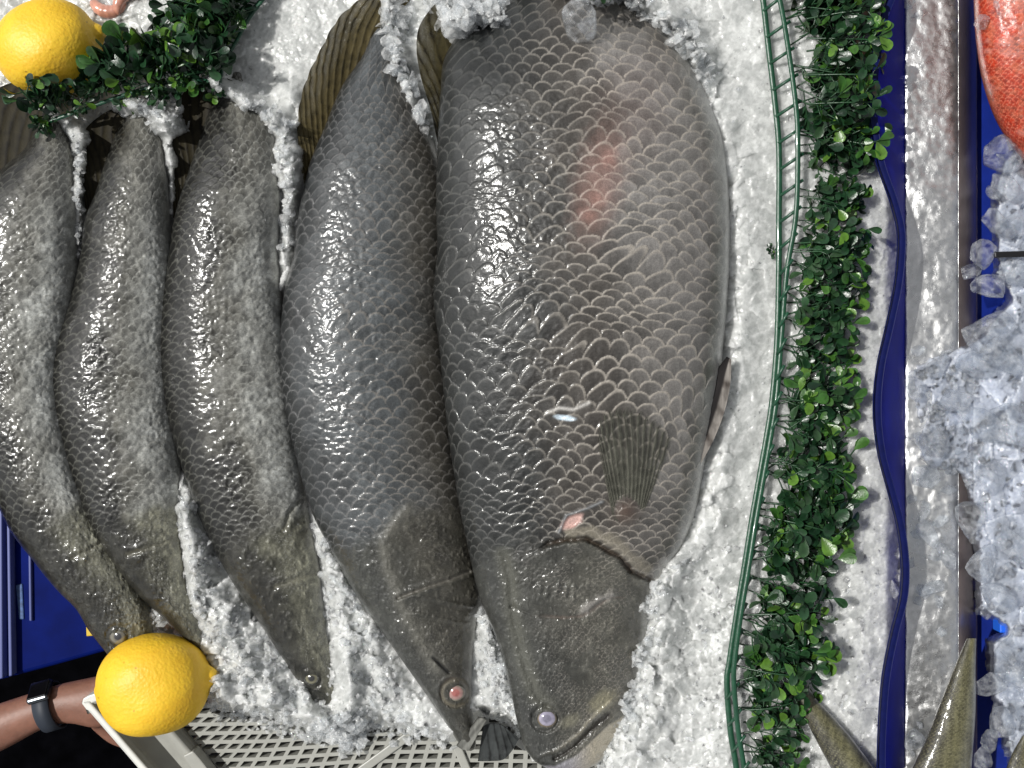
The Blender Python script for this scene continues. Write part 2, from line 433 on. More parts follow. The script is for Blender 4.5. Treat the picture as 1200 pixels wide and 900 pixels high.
def link_fin(name, fish, me, mat):
    if name in ('mouth_flap', 'jaw_bone'):
        o = link(name, me, mat, None); o.parent = fish.head; return o
    return link(name, me, mat, fish.root)
def fin(fish, name, outer, inner, z_out, z_in, n_rays=14, base=(.10, .085, .045), dark=(.02, .018, .012), thin=.1, follow=False, nu=90, nv=40, thick=1.2, ripple=.9, ragged=.0, edge=None, rough=.6, slant=0.0, e0=.86):
    """fin membrane between two curves; rays run from inner to outer"""
    def res(pts, n):
        p = np.array(pts, float); d = np.concatenate([[0], np.cumsum(np.hypot(*np.diff(p, axis=0).T))]); d /= d[-1]
        t = np.linspace(0, 1, n)
        fx = curve(list(zip(d, p[:, 0]))); fy = curve(list(zip(d, p[:, 1])))
        return fx(t), fy(t)
    ox, oy = res(outer, nu); ix, iy = res(inner, nu)
    t = np.linspace(0, 1, nv)[None, :]; u = np.linspace(0, 1, nu)[:, None]
    rag = ragged*(np.abs(np.sin(u*n_rays*math.pi))-.5)*sst(.8, 1, t)
    tt = t*(1+rag)
    X = ix[:, None]*(1-tt)+ox[:, None]*tt; Y = iy[:, None]*(1-tt)+oy[:, None]*tt
    Z = z_in*(1-t)+z_out*t + 0*u
    if follow: Z = fish.surf(X, Y) + z_in*(1-t)+z_out*t + 0*u
    ray = np.abs(np.sin((u+slant*t)*n_rays*math.pi + .3*np.sin(t*3+u*7) + 1.6*(fbm(X/16, Y/16, 2, 3)-.5)*t))
    ray = ray**.6
    Z = Z + ripple*(1-ray) + .8*np.sin(u*9+t*4)
    nzz = fbm(X/6, Y/6, 3, 5); nz2 = fbm(X/2.2, Y/14, 2, 15)
    C = mixc(c3(base), c3(dark), np.clip(sst(.15, .8, 1-ray)*.75 + (0.5-nzz)*1.2, 0, 1)) * (.65+.7*nz2)[..., None]
    if edge is not None: C = mixc(C, c3(edge), sst(e0, e0+.14, t)+0*u)
    me = slab(name, X, Y, Z, thick, C, {'Thin': np.clip((ray*.9)*thin*2*(.3+.7*t), 0, .9)})
    return link_fin(name, fish, me, vcol_mat(name+'_membrane', rough, 0, .25, 600, trans=1))
def eye(fish, x, y, r, iris, pupil, ring=(.03, .03, .025), lift=1.5):
    z = float(fish.surf(np.array(float(x)), np.array(float(y))))
    M_, N_ = 14, 40
    th = np.linspace(0, math.pi/2, M_)[:, None]; a = np.linspace(0, 2*math.pi, N_, endpoint=False)[None, :]
    rr = np.sin(th)*r; X = x+rr*np.cos(a)*1.05; Y = y+rr*np.sin(a)*.95
    Z = z - 3.5 + (r*.62)*np.cos(th) + 0*a + lift
    q = (rr/r)+0*a
    C = mixc(c3(pupil), c3(iris), sst(.38, .52, q)); C = mixc(C, c3(ring), sst(.72, .84, q))
    C = C*(.7+.6*fbm(X/2.5, Y/2.5, 3, 3))[..., None]
    k = (D-Z)/D; P = np.stack([(X-600)*k*S, (450-Y)*k*S, Z*S], -1).reshape(-1, 3)
    me = np_mesh('eye', P, grid_quads(M_, N_, True)[:, ::1], C.reshape(-1, 3))
    o = link('eye', me, vcol_mat('eye_cornea', .15, 1.0), None); o.parent = fish.head; return o

def spot(X, Y, C, x, y, rx, ry, ang, col, soft=.35, amt=1):
    a = math.radians(ang); dx = (X-x)*math.cos(a)+(Y-y)*math.sin(a); dy = -(X-x)*math.sin(a)+(Y-y)*math.cos(a)
    r = np.sqrt((dx/rx)**2+(dy/ry)**2) + (fbm(X/6, Y/6, 2, 77)-.5)*.4
    return mixc(C, c3(col), (1-sst(1-soft, 1+soft, r))*amt), r

# --- big fish
def tone5(X, Y, s, A, head):
    a = A + (fbm(X/60, Y/60, 3, 5)-.5)*.22
    c = mixc(c3((.022, .023, .022)), c3((.072, .064, .056)), sst(.26, .52, a))
    c = mixc(c, c3((.175, .162, .148)), sst(.52, .82, a)*sst(720, 520, Y))
    c = mixc(c, c3((.28, .265, .25)), .4*sst(.5, .62, a)*sst(.85, .66, a)*sst(0, 60, Y)*sst(440, 250, Y))
    hc = mixc(c3((.036, .036, .032)), c3((.075, .071, .058)), sst(.2, .7, a))
    return mixc(c, hc, head)
def rim5(X, Y, s, A, head):
    return mixc(c3((.07, .07, .066)), c3((.34, .31, .27)), sst(.2, .6, A))
def extra5(X, Y, s, dh, C):
    groove = [(628, 646), (645, 636), (663, 633), (687, 632), (707, 642), (727, 654), (740, 670), (760, 679), (775, 682)]
    d, fr, sd = dpoly(X, Y, groove)
    d = d+3*(fbm(X/8, Y/8, 3, 49)-.5); dh = dh - 7*np.exp(-(d/2.6)**2)*sst(0, .12, fr) + 3.0*np.exp(-((d-7)/6)**2)*(sd > 0)
    C = mixc(C, c3((.05, .036, .025)), np.exp(-(d/2.0)**2)*sst(.02, .2, fr)*.9)
    band, fb, _ = dpoly(X, Y, [(668, 624), (692, 622), (716, 633), (738, 650), (758, 668)])
    bm_ = (1-sst(2, 10, band+(fbm(X/7, Y/7, 3, 8)-.5)*9))*(.6+.5*fbm(X/4, Y/4, 3, 18))
    C = mixc(C, c3((.25, .225, .175)), np.clip(bm_, 0, 1)*.8); dh = dh*(1-bm_*.7)+bm_*2
    # flesh wound and pale scrape
    w = np.exp(-(((X-735)/15)**2+((Y-600)/14)**2)); dh = dh+7*w; C = mixc(C, c3((.10, .065, .05)), w*.75)
    C, r = spot(X, Y, C, 671, 611, 14, 6.5, -32, (.55, .36, .32)); dh = dh - 3*(1-sst(.6, 1.1, r))
    d2, _, _ = dpoly(X, Y, [(655, 624), (664, 604), (688, 596), (706, 588)]); dh = dh + 2.2*np.exp(-(d2/1.8)**2); C = mixc(C, c3((.25, .26, .27)), np.exp(-(d2/1.5)**2)*.7)
    C, r = spot(X, Y, C, 663, 490, 13, 3.2, 8, (.6, .7, .78), .3); dh = dh - 1.5*(1-sst(.6, 1.1, r))
    d2, _, _ = dpoly(X, Y, [(640, 484), (655, 478), (672, 480), (690, 472)]); C = mixc(C, c3((.55, .53, .5)), np.exp(-(d2/2)**2)*.8)
    for (x, y, a, b, m_) in ((702, 215, 22, 52, .35), (700, 232, 9, 8, .3), (713, 188, 8, 7, .35), (688, 252, 9, 7, .35), (740, 130, 40, 60, .08), (716, 178, 7, 5, .3)):
        C, r = spot(X, Y, C, x, y, a, b, 12, (.42, .23, .19), .95, m_)
    # cheek ridges
    pre = [(600, 712), (630, 722), (662, 724), (682, 722), (700, 710), (716, 700), (730, 700)]
    d, fr, sd = dpoly(X, Y, pre)
    d = d+4*(fbm(X/10, Y/10, 3, 39)-.5); dh = dh - 2.2*np.exp(-(d/2.4)**2)
    C = mixc(C, c3((.15, .10, .08)), np.exp(-(d/1.6)**2)*.35*sst(620, 660, X))
    d, fr, _ = dpoly(X, Y, [(684, 716), (700, 704), (716, 697)]); d = d+7*(fbm(X/6, Y/6, 3, 59)-.5); w = np.exp(-(d/5)**2); dh = dh+3.5*w; C = mixc(C, c3((.34, .32, .30)), w*.6)
    for (x, y) in ((633, 695), (642, 693), (654, 692), (664, 694), (673, 696)):
        d, _, _ = dpoly(X, Y, [(x, y-8+(x*7 % 5)), (x-2, y+5+(x*3 % 6))]); d = d+2.5*(fbm(X/5, Y/5, 2, 69)-.5); dh = dh + 2.4*np.exp(-(d/2.6)**2)
    d, _, sd = dpoly(X, Y, [(590, 650), (598, 680), (600, 715), (612, 770), (628, 815), (640, 826)]); dh = dh - 2.5*np.exp(-(d/4)**2)
    C = mixc(C, c3((.11, .11, .09)), .6*np.exp(-((d-3)/8)**2)*(Y > 640))
    # mouth
    lip = [(630, 888), (640, 883), (652, 880), (667, 869), (680, 860), (689, 847), (700, 836), (716, 822)]
    d, fr, sd = dpoly(X, Y, lip); w = np.exp(-(d/2.4)**2); dh = dh+2.5*w; C = mixc(C, c3((.34, .31, .24)), w*.8*fr)
    gap = [(650, 889), (661, 883), (674, 874), (682, 866), (696, 852), (712, 838)]
    d, fr, sd = dpoly(X, Y, gap); w = np.exp(-(d/(2.6+2*fr))**2); dh = dh-5*w; C = mixc(C, c3((.02, .017, .014)), w*.9)
    low = sst(0, 4, (Y-np.interp(X, [630, 650, 675, 712, 730], [892, 893, 881, 846, 835]))-3)
    C = mixc(C, mixc(c3((.34, .33, .36)), c3((.40, .36, .28)), sst(660, 700, X)), low*.9)
    C, _ = spot(X, Y, C, 668, 845, 11, 6, -30, (.20, .19, .14), .6, .7)
    C, _ = spot(X, Y, C, 706, 822, 16, 10, -35, (.26, .24, .16), .6, .7)
    d = np.hypot((X-639), (Y-842)*1.05); dh = dh - 2.5*np.exp(-((d-15)/3)**2) + 1.5*np.exp(-((d-20)/3)**2)
    return dh, C
F5 = build_fish(dict(name='barramundi', seed=5, y=(-70, 906), step=1.1,
    label='largest barramundi, broad brown flank with big pale rimmed scales, beside the ice and right garland',
    group='barramundi laid head down on crushed ice',
    L=[(-70, 610), (0, 575), (25, 552), (40, 540), (60, 527), (110, 519), (150, 517), (227, 514), (300, 515), (340, 511), (400, 517), (450, 522), (500, 527), (550, 534), (600, 542), (643, 551), (700, 564), (760, 587), (813, 600), (853, 609), (877, 616), (893, 628), (906, 640)],
    R=[(-70, 720), (0, 755), (25, 772), (72, 808), (105, 823), (135, 835), (160, 843), (200, 849), (260, 852), (320, 851), (400, 845), (450, 840), (500, 831), (560, 820), (600, 812), (640, 797), (670, 778), (700, 764), (740, 757), (780, 752), (810, 745), (840, 735), (865, 722), (890, 706), (906, 690)],
    hz=[(-70, 40), (0, 60), (80, 78), (250, 92), (420, 92), (600, 74), (700, 58), (800, 42), (860, 30), (906, 20)],
    z0=[(-70, -60), (20, -5), (80, 14), (200, 22), (500, 24), (700, 18), (906, 4)], tilt=16, pw=.8,
    pitch=[(-70, 20), (100, 20), (250, 22), (330, 24), (450, 26), (540, 22), (600, 17), (906, 15)], cols=15.5, bend=2.6, bend2=1.2,
    gsoft=lambda X: 3.5+26*sst(655, 610, X), gill=[(480, 662), (560, 655), (600, 645), (628, 640), (663, 633), (687, 632), (707, 642), (727, 654), (740, 670), (760, 679), (830, 700)],
    tone=tone5, rim=rim5, extra=extra5, lift=1.12, mat=MF, amp=1.9, lump=3, grain=.9, nose=16))
fin(F5, 'pectoral_fin', [(702, 528), (703, 500), (712, 486), (735, 481), (760, 491), (778, 505), (787, 520)], [(718, 606), (722, 610), (728, 613), (735, 615), (741, 615), (747, 612), (752, 606)], 7, 4, 15, (.125, .125, .10), (.04, .04, .033), .6, follow=True, nu=130, nv=90, ripple=1.0, ragged=.07, slant=.05)
fin(F5, 'pelvic_fin', [(812, 530), (820, 500), (830, 465), (842, 432), (852, 418)], [(820, 546), (836, 516), (849, 482), (856, 448), (857, 421)], 40, 38, 4, (.24, .22, .20), (.05, .04, .035), .0, e0=.35, nu=70, nv=20, thick=4, edge=(.02, .018, .018))
fin(F5, 'dorsal_fin', [(545, -20), (505, 10), (490, 35), (488, 55), (492, 85), (505, 130), (514, 175)], [(600, -10), (560, 20), (540, 40), (533, 60), (525, 100), (522, 140), (517, 180)], 30, 14, 8, (.06, .05, .022), (.012, .010, .006), .2, nu=110, slant=.4)
eye(F5, 641, 842, 11.5, (.30, .28, .36), (.17, .16, .21), (.16, .13, .09))
m_jaw = None

# --- second fish from the right
def tone4(X, Y, s, A, head):
    a = A + (fbm(X/50, Y/50, 3, 6)-.5)*.25
    c = mixc(c3((.020, .021, .021)), c3((.068, .073, .075)), sst(.05, .35, a))
    c = mixc(c, c3((.062, .056, .046)), sst(.5, .8, a))
    hc = mixc(c3((.036, .036, .031)), c3((.05, .046, .036)), sst(.2, .7, a))
    return mixc(c, hc, head)
def rim4(X, Y, s, A, head): return mixc(c3((.10, .10, .10)), c3((.17, .16, .145)), sst(.2, .6, A))
def extra4(X, Y, s, dh, C):
    pre = [(466, 701), (477, 697), (500, 688), (525, 680), (550, 670)]
    d, fr, sd = dpoly(X, Y, pre); dh = dh - 3*np.exp(-(d/1.8)**2) + 1.6*np.exp(-((d-4)/3)**2); C = mixc(C, c3((.16, .15, .13)), np.exp(-((d-1)/1.3)**2)*.7)
    nape = [(478, 596), (460, 618), (450, 634), (456, 667), (468, 702), (484, 738), (502, 765), (514, 785)]
    d, fr, sd = dpoly(X, Y, nape); d = d+8*(fbm(X/12, Y/12, 3, 29)-.5); dh = dh + 2.0*np.exp(-(d/6)**2); C = mixc(C, c3((.14, .135, .115)), np.exp(-(d/8)**2)*.6)
    d, fr, sd = dpoly(X, Y, [(508, 771), (526, 788)]); dh = dh - 3*np.exp(-(d/2)**2); C = mixc(C, c3((.015, .015, .015)), np.exp(-(d/2)**2)*.9)
    for k in range(26):
        x = 482 + (k*37 % 70); y = 694 + (k*53 % 42)+(526-x)*.1; w = np.exp(-(((X-x)/4)**2+((Y-y)/2)**2)); dh = dh+1.8*w
    d = np.hypot(X-533, Y-812); dh = dh - 2*np.exp(-((d-16)/2.5)**2) + 1.8*np.exp(-((d-20)/2.5)**2)
    C = mixc(C, c3((.16, .14, .10)), np.exp(-((d-15)/2.5)**2)*.6)
    return dh, C
F4 = build_fish(dict(name='barramundi', seed=4, y=(-40, 880), step=1.15,
    label='slim dark grey barramundi with a pink eye, tucked under the back of the largest one',
    group='barramundi laid head down on crushed ice',
    L=[(-40, 452), (0, 446), (33, 436), (60, 428), (100, 402), (150, 381), (187, 366), (227, 356), (263, 349), (300, 345), (330, 337), (380, 331), (430, 330), (470, 334), (500, 340), (550, 352), (600, 367), (650, 392), (700, 420), (750, 455), (780, 476), (820, 504), (850, 524), (870, 537), (880, 543)],
    R=[(-40, 480), (0, 480), (40, 476), (80, 470), (120, 488), (160, 505), (200, 517), (260, 526), (340, 524), (450, 532), (550, 542), (640, 556), (700, 566), (730, 560), (770, 554), (820, 553), (850, 555), (880, 560)],
    hz=[(-40, 14), (60, 22), (120, 40), (250, 60), (420, 68), (600, 58), (700, 46), (800, 34), (880, 18)],
    z0=[(-40, -30), (60, 0), (150, 8), (400, 12), (700, 10), (880, -10)], tilt=15, pw=.85,
    pitch=[(-40, 16), (150, 17), (300, 19), (450, 18), (600, 15), (880, 13)], cols=13, bend=1.8, bend2=.8,
    gill=[(340, 655), (395, 650), (440, 632), (475, 600), (500, 596), (600, 600)],
    tone=tone4, rim=rim4, extra=extra4, lift=1.15, mat=MF, amp=1.7, lump=3.5, grain=1.1, gsz=3.6, cheek=.6))
fin(F4, 'dorsal_fin', [(470, -30), (430, -6), (400, 18), (375, 60), (357, 100), (349, 140), (351, 185), (361, 235)], [(480, 0), (455, 30), (436, 55), (410, 95), (392, 140), (376, 190), (368, 215), (362, 240)], 26, 8, 13, (.085, .068, .030), (.012, .010, .005), .2, nu=170, nv=70, ragged=.03, ripple=1, slant=.42)
fin(F4, 'spiny_fin', [(345, 340), (332, 355), (323, 372), (322, 410), (326, 450), (335, 500)], [(350, 342), (340, 358), (333, 375), (333, 410), (336, 450), (341, 500)], 20, 24, 3, (.03, .03, .028), (.01, .01, .01), 0, nu=80, nv=10, thick=3)
eye(F4, 534, 812, 10.5, (.34, .20, .18), (.30, .10, .09), (.22, .20, .16))
fin(F4, 'mouth_flap', [(560, 892), (575, 892), (590, 890), (600, 880), (608, 866)], [(566, 852), (572, 849), (578, 848), (588, 850), (596, 856)], -14, -2, 5, (.055, .06, .06), (.012, .012, .012), .1, nu=60, nv=50, thick=3)
fin(F4, 'jaw_bone', [(570, 844), (566, 842), (560, 841)], [(549, 880), (541, 878), (535, 874)], 10, 12, 1, (.17, .17, .155), (.10, .10, .09), 0, nu=14, nv=40, thick=5, ripple=.5)

# --- three smaller fish on the left
def tone_s(k):
    def t(X, Y, s, A, head):
        a = A + (fbm(X/40, Y/40, 3, 60+k)-.5)*.35
        c = mixc(c3((.010, .0095, .008)), c3((.105, .10, .085)), sst(.28, .5, a))
        c = mixc(c, c3((.36, .36, .335)), sst(.42, .75, a)*sst(150, 330, Y)*sst(720, 560, Y))
        hc = mixc(c3((.022, .021, .017)), c3((.14, .135, .10)), sst(.3, .75, a))
        c = mixc(c, hc, head); return c*(.7+.6*sst(.3, .7, fbm(X/5, Y/8, 3, 160+k)))[..., None]
    return t
def rim_s(X, Y, s, A, head): return mixc(c3((.07, .07, .06)), c3((.28, .28, .255)), sst(.3, .6, A))
def extra_line(lines, ey):
    def e(X, Y, s, dh, C):
        for pts in lines:
            d, fr, sd = dpoly(X, Y, pts); d = d+5*(fbm(X/9, Y/9, 3, 19)-.5); dh = dh - 1.6*np.exp(-(d/2.6)**2)+1.2*np.exp(-((d-6)/4)**2); C = mixc(C, c3((.20, .19, .14)), np.exp(-((d-1)/1.8)**2)*.35)
        if ey:
            d = np.hypot(X-ey[0], Y-ey[1]); dh = dh - 2*np.exp(-((d-13)/2.5)**2)
        return dh, C
    return e
F3 = build_fish(dict(name='barramundi', seed=3, y=(60, 850), step=1.2,
    label='slender wet barramundi between two bands of ice, its snout ending on the white tray',
    group='barramundi laid head down on crushed ice',
    L=[(60, 268), (110, 256), (125, 248), (167, 233), (200, 222), (230, 212), (262, 204), (289, 200), (340, 192), (400, 188), (440, 190), (480, 196), (510, 203), (550, 215), (600, 232), (640, 250), (680, 272), (720, 298), (760, 324), (790, 342), (820, 360), (850, 378)],
    R=[(60, 285), (100, 292), (124, 305), (140, 314), (160, 322), (200, 327), (300, 327), (400, 338), (500, 350), (560, 357), (600, 362), (640, 371), (683, 377), (727, 382), (767, 390), (800, 397), (830, 404), (850, 408)],
    hz=[(60, 14), (120, 30), (250, 48), (420, 56), (600, 46), (700, 38), (800, 24), (850, 14)],
    z0=[(60, -30), (120, 0), (400, 8), (700, 4), (850, -20)], tilt=13, pw=.85,
    pitch=[(60, 13), (300, 15), (500, 14), (850, 11)], cols=12, bend=2.4, bend2=.6,
    gill=[(200, 660), (265, 655), (300, 625), (345, 600), (420, 600)],
    tone=tone_s(3), rim=rim_s, extra=extra_line([[(322, 688), (345, 679), (367, 672)], [(352, 585), (340, 600), (332, 622)]], (363, 795)), lift=1.15, mat=MFS, amp=1.7, lump=2.6, grain=1.5, gsz=3.3, jit=.24))
fin(F3, 'dorsal_fin', [(250, 85), (225, 98), (211, 115), (203, 150), (202, 200), (203, 255)], [(274, 95), (262, 122), (246, 155), (235, 180), (222, 220), (210, 262)], 22, 16, 8, (.026, .022, .012), (.006, .005, .004), .0, nu=120, slant=.5)  # shade from the garland is put into this dark fin colour
fin(F3, 'spiny_fin', [(192, 350), (187, 375), (185, 410), (188, 440), (198, 490)], [(198, 350), (194, 375), (192, 410), (194, 440), (202, 490)], 18, 20, 3, (.03, .03, .028), (.01, .01, .01), 0, nu=60, nv=8, thick=3)
eye(F3, 365, 795, 8.5, (.16, .15, .10), (.03, .03, .03))
F2 = build_fish(dict(name='barramundi', seed=2, y=(80, 765), step=1.2,
    label='slender wet barramundi second from the left, its snout hidden behind the lower lemon',
    group='barramundi laid head down on crushed ice',
    L=[(80, 166), (130, 150), (144, 142), (189, 124), (224, 113), (255, 101), (300, 95), (357, 81), (393, 67), (437, 59), (477, 62), (513, 70), (547, 80), (580, 92), (602, 98), (640, 118), (667, 136), (700, 165), (730, 198), (765, 232)],
    R=[(80, 170), (120, 180), (150, 188), (200, 196), (260, 200), (320, 206), (400, 204), (480, 206), (547, 213), (600, 214), (643, 217), (683, 222), (710, 231), (747, 240), (765, 246)],
    hz=[(80, 14), (140, 30), (250, 46), (420, 52), (600, 42), (700, 28), (765, 12)],
    z0=[(80, -30), (140, 0), (400, 8), (700, 8), (765, 0)], tilt=13, pw=.85,
    pitch=[(80, 13), (300, 15), (500, 14), (765, 11)], cols=11.5, bend=2.2, bend2=.6,
    gill=[(50, 640), (110, 632), (150, 608), (190, 590), (260, 590)],
    tone=tone_s(2), rim=rim_s, extra=extra_line([[(150, 650), (180, 640), (208, 628)]], None), lift=1.15, mat=MFS, amp=1.7, lump=2.6, grain=1.5, gsz=3.3, jit=.24))
fin(F2, 'dorsal_fin', [(150, 120), (118, 135), (98, 155), (96, 190), (98, 225), (101, 255)], [(172, 125), (158, 145), (145, 170), (132, 200), (119, 230), (108, 262)], 22, 16, 8, (.026, .022, .012), (.006, .005, .004), .0, nu=120, slant=.5)  # dark fin colour includes painted shade of garland and lemon
fin(F2, 'spiny_fin', [(76, 365), (66, 385), (59, 420), (58, 450), (64, 490)], [(82, 368), (72, 390), (65, 420), (64, 450), (70, 490)], 18, 20, 3, (.03, .03, .028), (.01, .01, .01), 0, nu=60, nv=8, thick=3)
F1 = build_fish(dict(name='barramundi', seed=1, y=(60, 800), step=1.2,
    label='leftmost barramundi, cut by the photo edge, its head above the blue crate and lower lemon',
    group='barramundi laid head down on crushed ice',
    L=[(60, 55), (150, 42), (173, 30), (198, 2), (250, -40), (300, -64), (400, -58), (500, -36), (570, -12), (596, 0), (622, 13), (655, 38), (695, 71), (713, 89), (738, 104), (764, 124), (800, 150)],
    R=[(60, 70), (110, 72), (140, 78), (200, 90), (290, 92), (340, 92), (380, 88), (437, 78), (513, 88), (580, 108), (640, 140), (690, 168), (720, 178), (750, 180), (800, 176)],
    hz=[(60, 14), (140, 34), (250, 50), (420, 56), (600, 48), (700, 34), (800, 16)],
    z0=[(60, -30), (140, 0), (400, 8), (700, 4), (800, -4)], tilt=12, pw=.85,
    pitch=[(60, 13), (300, 15), (500, 14), (800, 11)], cols=12.5, bend=2.0, bend2=.6,
    gill=[(-60, 660), (20, 640), (60, 612), (100, 590), (220, 590)],
    tone=tone_s(1), rim=rim_s, extra=extra_line([[(84, 654), (100, 647), (116, 638)]], (138, 746)), lift=1.15, mat=MFS, amp=1.7, lump=2.6, grain=1.5, gsz=3.3, jit=.24))
fin(F1, 'dorsal_fin', [(58, 85), (30, 92), (5, 100), (-30, 120), (-50, 160), (-60, 220)], [(64, 150), (48, 165), (34, 182), (12, 205), (-20, 235), (-45, 255)], 22, 16, 9, (.026, .022, .012), (.006, .005, .004), .0, nu=120, slant=.5)  # fin colour darkened to paint in the lemon's and garland's shade
eye(F1, 138, 746, 10, (.16, .15, .12), (.035, .035, .04), (.10, .09, .07))

# --- red fish in the right tray
def toner(X, Y, s, A, head):
    n = fbm(X/9, Y/9, 4, 91); c = mixc(c3((.42, .035, .010)), c3((.46, .09, .04)), sst(.45, .7, n))
    return mixc(c, c3((.58, .30, .24)), .4*sst(.56, .72, fbm(X/20, Y/12, 3, 93)))
def rimr(X, Y, s, A, head): return c3((.55, .14, .08))+0*X[..., None]
FR = build_fish(dict(name='red_fish', seed=9, y=(-180, 232), step=1.3, label='orange red fish in the top right corner, lying in the blue tray beside the bar', cat='fish',
    L=[(-180, 1165), (-80, 1143), (0, 1143), (60, 1147), (110, 1157), (150, 1173), (188, 1200), (232, 1246)],
    R=[(-180, 1290), (-80, 1330), (0, 1345), (60, 1340), (120, 1325), (188, 1296), (232, 1270)],
    hz=[(-180, 40), (0, 62), (150, 50), (232, 20)], z0=[(-180, 0), (0, 0), (232, -30)], tilt=4, pw=.8,
    pitch=[(-180, 8), (232, 7)], cols=26, bend=.5, gill=[(1100, 400), (1400, 400)], tone=toner, rim=rimr, mat=MFR, amp=.7, lump=4, grain=.4))
# --- olive tails poking in at the bottom right
def tonet(X, Y, s, A, head):
    n = fbm(X/20, Y/30, 3, 81); c = mixc(c3((.06, .055, .042)), c3((.13, .12, .06)), sst(.25, .6, A)); c = mixc(c, c3((.17, .165, .13)), sst(.6, .9, A))
    return c*(.35+1.3*fbm(X/5, Y/40, 3, 83))[..., None]
def rimt(X, Y, s, A, head): return c3((.16, .15, .09))+0*X[..., None]
def tail(seed, L, R, y, label, hz, z0, mat, lump=2):
    ys_ = [p[0] for p in L]
    return build_fish(dict(name='small_fish', seed=seed, y=y, step=1.1, label=label, cat='fish', L=L, R=R, hz=hz, z0=z0, tilt=2, pw=.9,
        pitch=[(y[0], 5), (y[1], 5)], cols=10, bend=0, gill=[(600, 2400), (1500, 2400)], tone=tonet, rim=rimt, mat=mat, amp=.25, lump=lump, grain=.4, nose=30, group='olive fish poking in along the bottom edge'))
T1 = tail(21, [(802, 930), (812, 931), (846, 946), (898, 973), (960, 1005), (1040, 1050)], [(802, 946), (813, 952), (840, 976), (864, 997), (894, 1019), (960, 1064), (1040, 1100)], (802, 1040),
     'smooth olive green tapering fish sticking out from under the right garland', [(802, 7), (850, 14), (1040, 30)], [(802, 12), (1040, 22)], MF)
T2 = tail(22, [(748, 1133), (780, 1119), (820, 1103), (870, 1084), (900, 1070), (1000, 1040)], [(748, 1144), (780, 1143), (830, 1143), (900, 1138), (1000, 1132)], (748, 1000),
     'ribbed olive fish lying over the lower end of the metal bar', [(748, 5), (800, 14), (1000, 26)], [(748, 10), (1000, 14)], MFS)
T3 = tail(23, [(862, 1198), (880, 1188), (910, 1176), (1000, 1150)], [(862, 1204), (880, 1215), (910, 1228), (1000, 1240)], (862, 1000),
     'dark olive fish at the very bottom right corner beside clear ice', [(862, 5), (1000, 26)], [(862, 0), (1000, 10)], MF)

# ------------------------------------------------------------------ crushed ice
def inside_soft(X, Y, poly, soft):
    """signed distance to polygon edge, positive inside"""
    d, _, _ = dpoly(X, Y, poly+[poly[0]])
    ins = np.zeros(X.shape, bool); n = len(poly)
    for i in range(n):
        x1, y1 = poly[i]; x2, y2 = poly[(i+1) % n]
        if y1 == y2: continue
        c = ((Y >= min(y1, y2)) & (Y < max(y1, y2))); xi = x1+(Y-y1)*(x2-x1)/(y2-y1)
        ins ^= (c & (X < xi))
    return np.where(ins, d, -d)
shard_templates = []
for k in range(28):
    bm = bmesh.new()
    n = random.randint(9, 15); ex = (random.uniform(.7, 1.3), random.uniform(.6, 1.1), random.uniform(.35, .8))
    for _ in range(n):
        v = Vector((random.gauss(0, 1), random.gauss(0, 1), random.gauss(0, 1))).normalized()*random.uniform(.8, 1)
        bm.verts.new((v.x*ex[0], v.y*ex[1], v.z*ex[2]))
    r = bmesh.ops.convex_hull(bm, input=bm.verts)
    bmesh.ops.delete(bm, geom=[v for v in bm.verts if not v.link_faces], context='VERTS')
    bmesh.ops.triangulate(bm, faces=bm.faces)
    bm.verts.ensure_lookup_table(); bm.verts.index_update()
    shard_templates.append((np.array([v.co[:] for v in bm.verts]), np.array([[v.index for v in f.verts] for f in bm.faces]))); bm.free()
def shards(placements):
    """placements: x,y,z,size -> one vertex / triangle array"""
    VV = []; TT = []; o = 0
    for (x, y, z, r) in placements:
        v, t = random.choice(shard_templates)
        R_ = np.array(Euler((random.uniform(-.9, .9), random.uniform(-.9, .9), random.uniform(0, 6.28))).to_matrix())
        w = (v @ R_.T)*r*S + np.array(PW(x, y, z))
        VV.append(w); TT.append(t+o); o += len(v)
    return np.vstack(VV), np.vstack(TT)
def ice_mesh(name, x0, x1, y0, y1, step, hfun, cut, plc):
    xs = np.arange(x0, x1, step); ys = np.arange(y0, y1, step)
    X, Y = np.meshgrid(xs, ys); Z = hfun(X, Y); chip = hfun.chip.ravel().copy()
    k = (D-Z)/D; P = np.stack([(X-600)*k*S, (450-Y)*k*S, Z*S], -1).reshape(-1, 3)
    q = grid_quads(len(ys), len(xs))[:, ::-1]
    q = q[(Z.ravel()[q].min(1) > cut)]
    used = np.unique(q); mp = np.full(len(P), -1); mp[used] = np.arange(len(used))
    sv, st = shards(plc)
    V = np.vstack([P[used], sv]); me = np_mesh(name, V, mp[q], None, {'Chip': np.concatenate([chip[used], np.full(len(sv), .5)])}, tris=st+len(used))
    sm = np.concatenate([np.ones(len(q), bool), np.zeros(len(st), bool)]); me.polygons.foreach_set('use_smooth', sm)
    me.polygons.foreach_set('material_index', np.concatenate([np.zeros(len(q), np.int32), np.ones(len(st), np.int32)]))
    return me
bed_poly = [(-140, -140), (1068, -140), (1066, 1000), (700, 1000), (697, 898), (660, 905), (622, 892), (612, 868), (590, 846), (566, 840), (548, 862), (535, 872), (480, 862), (458, 856), (436, 852), (418, 866), (400, 872), (372, 862), (340, 850), (300, 842), (262, 836), (244, 828), (236, 790), (205, 745), (170, 742), (120, 735), (60, 672), (10, 600), (-60, 520), (-140, 480)]
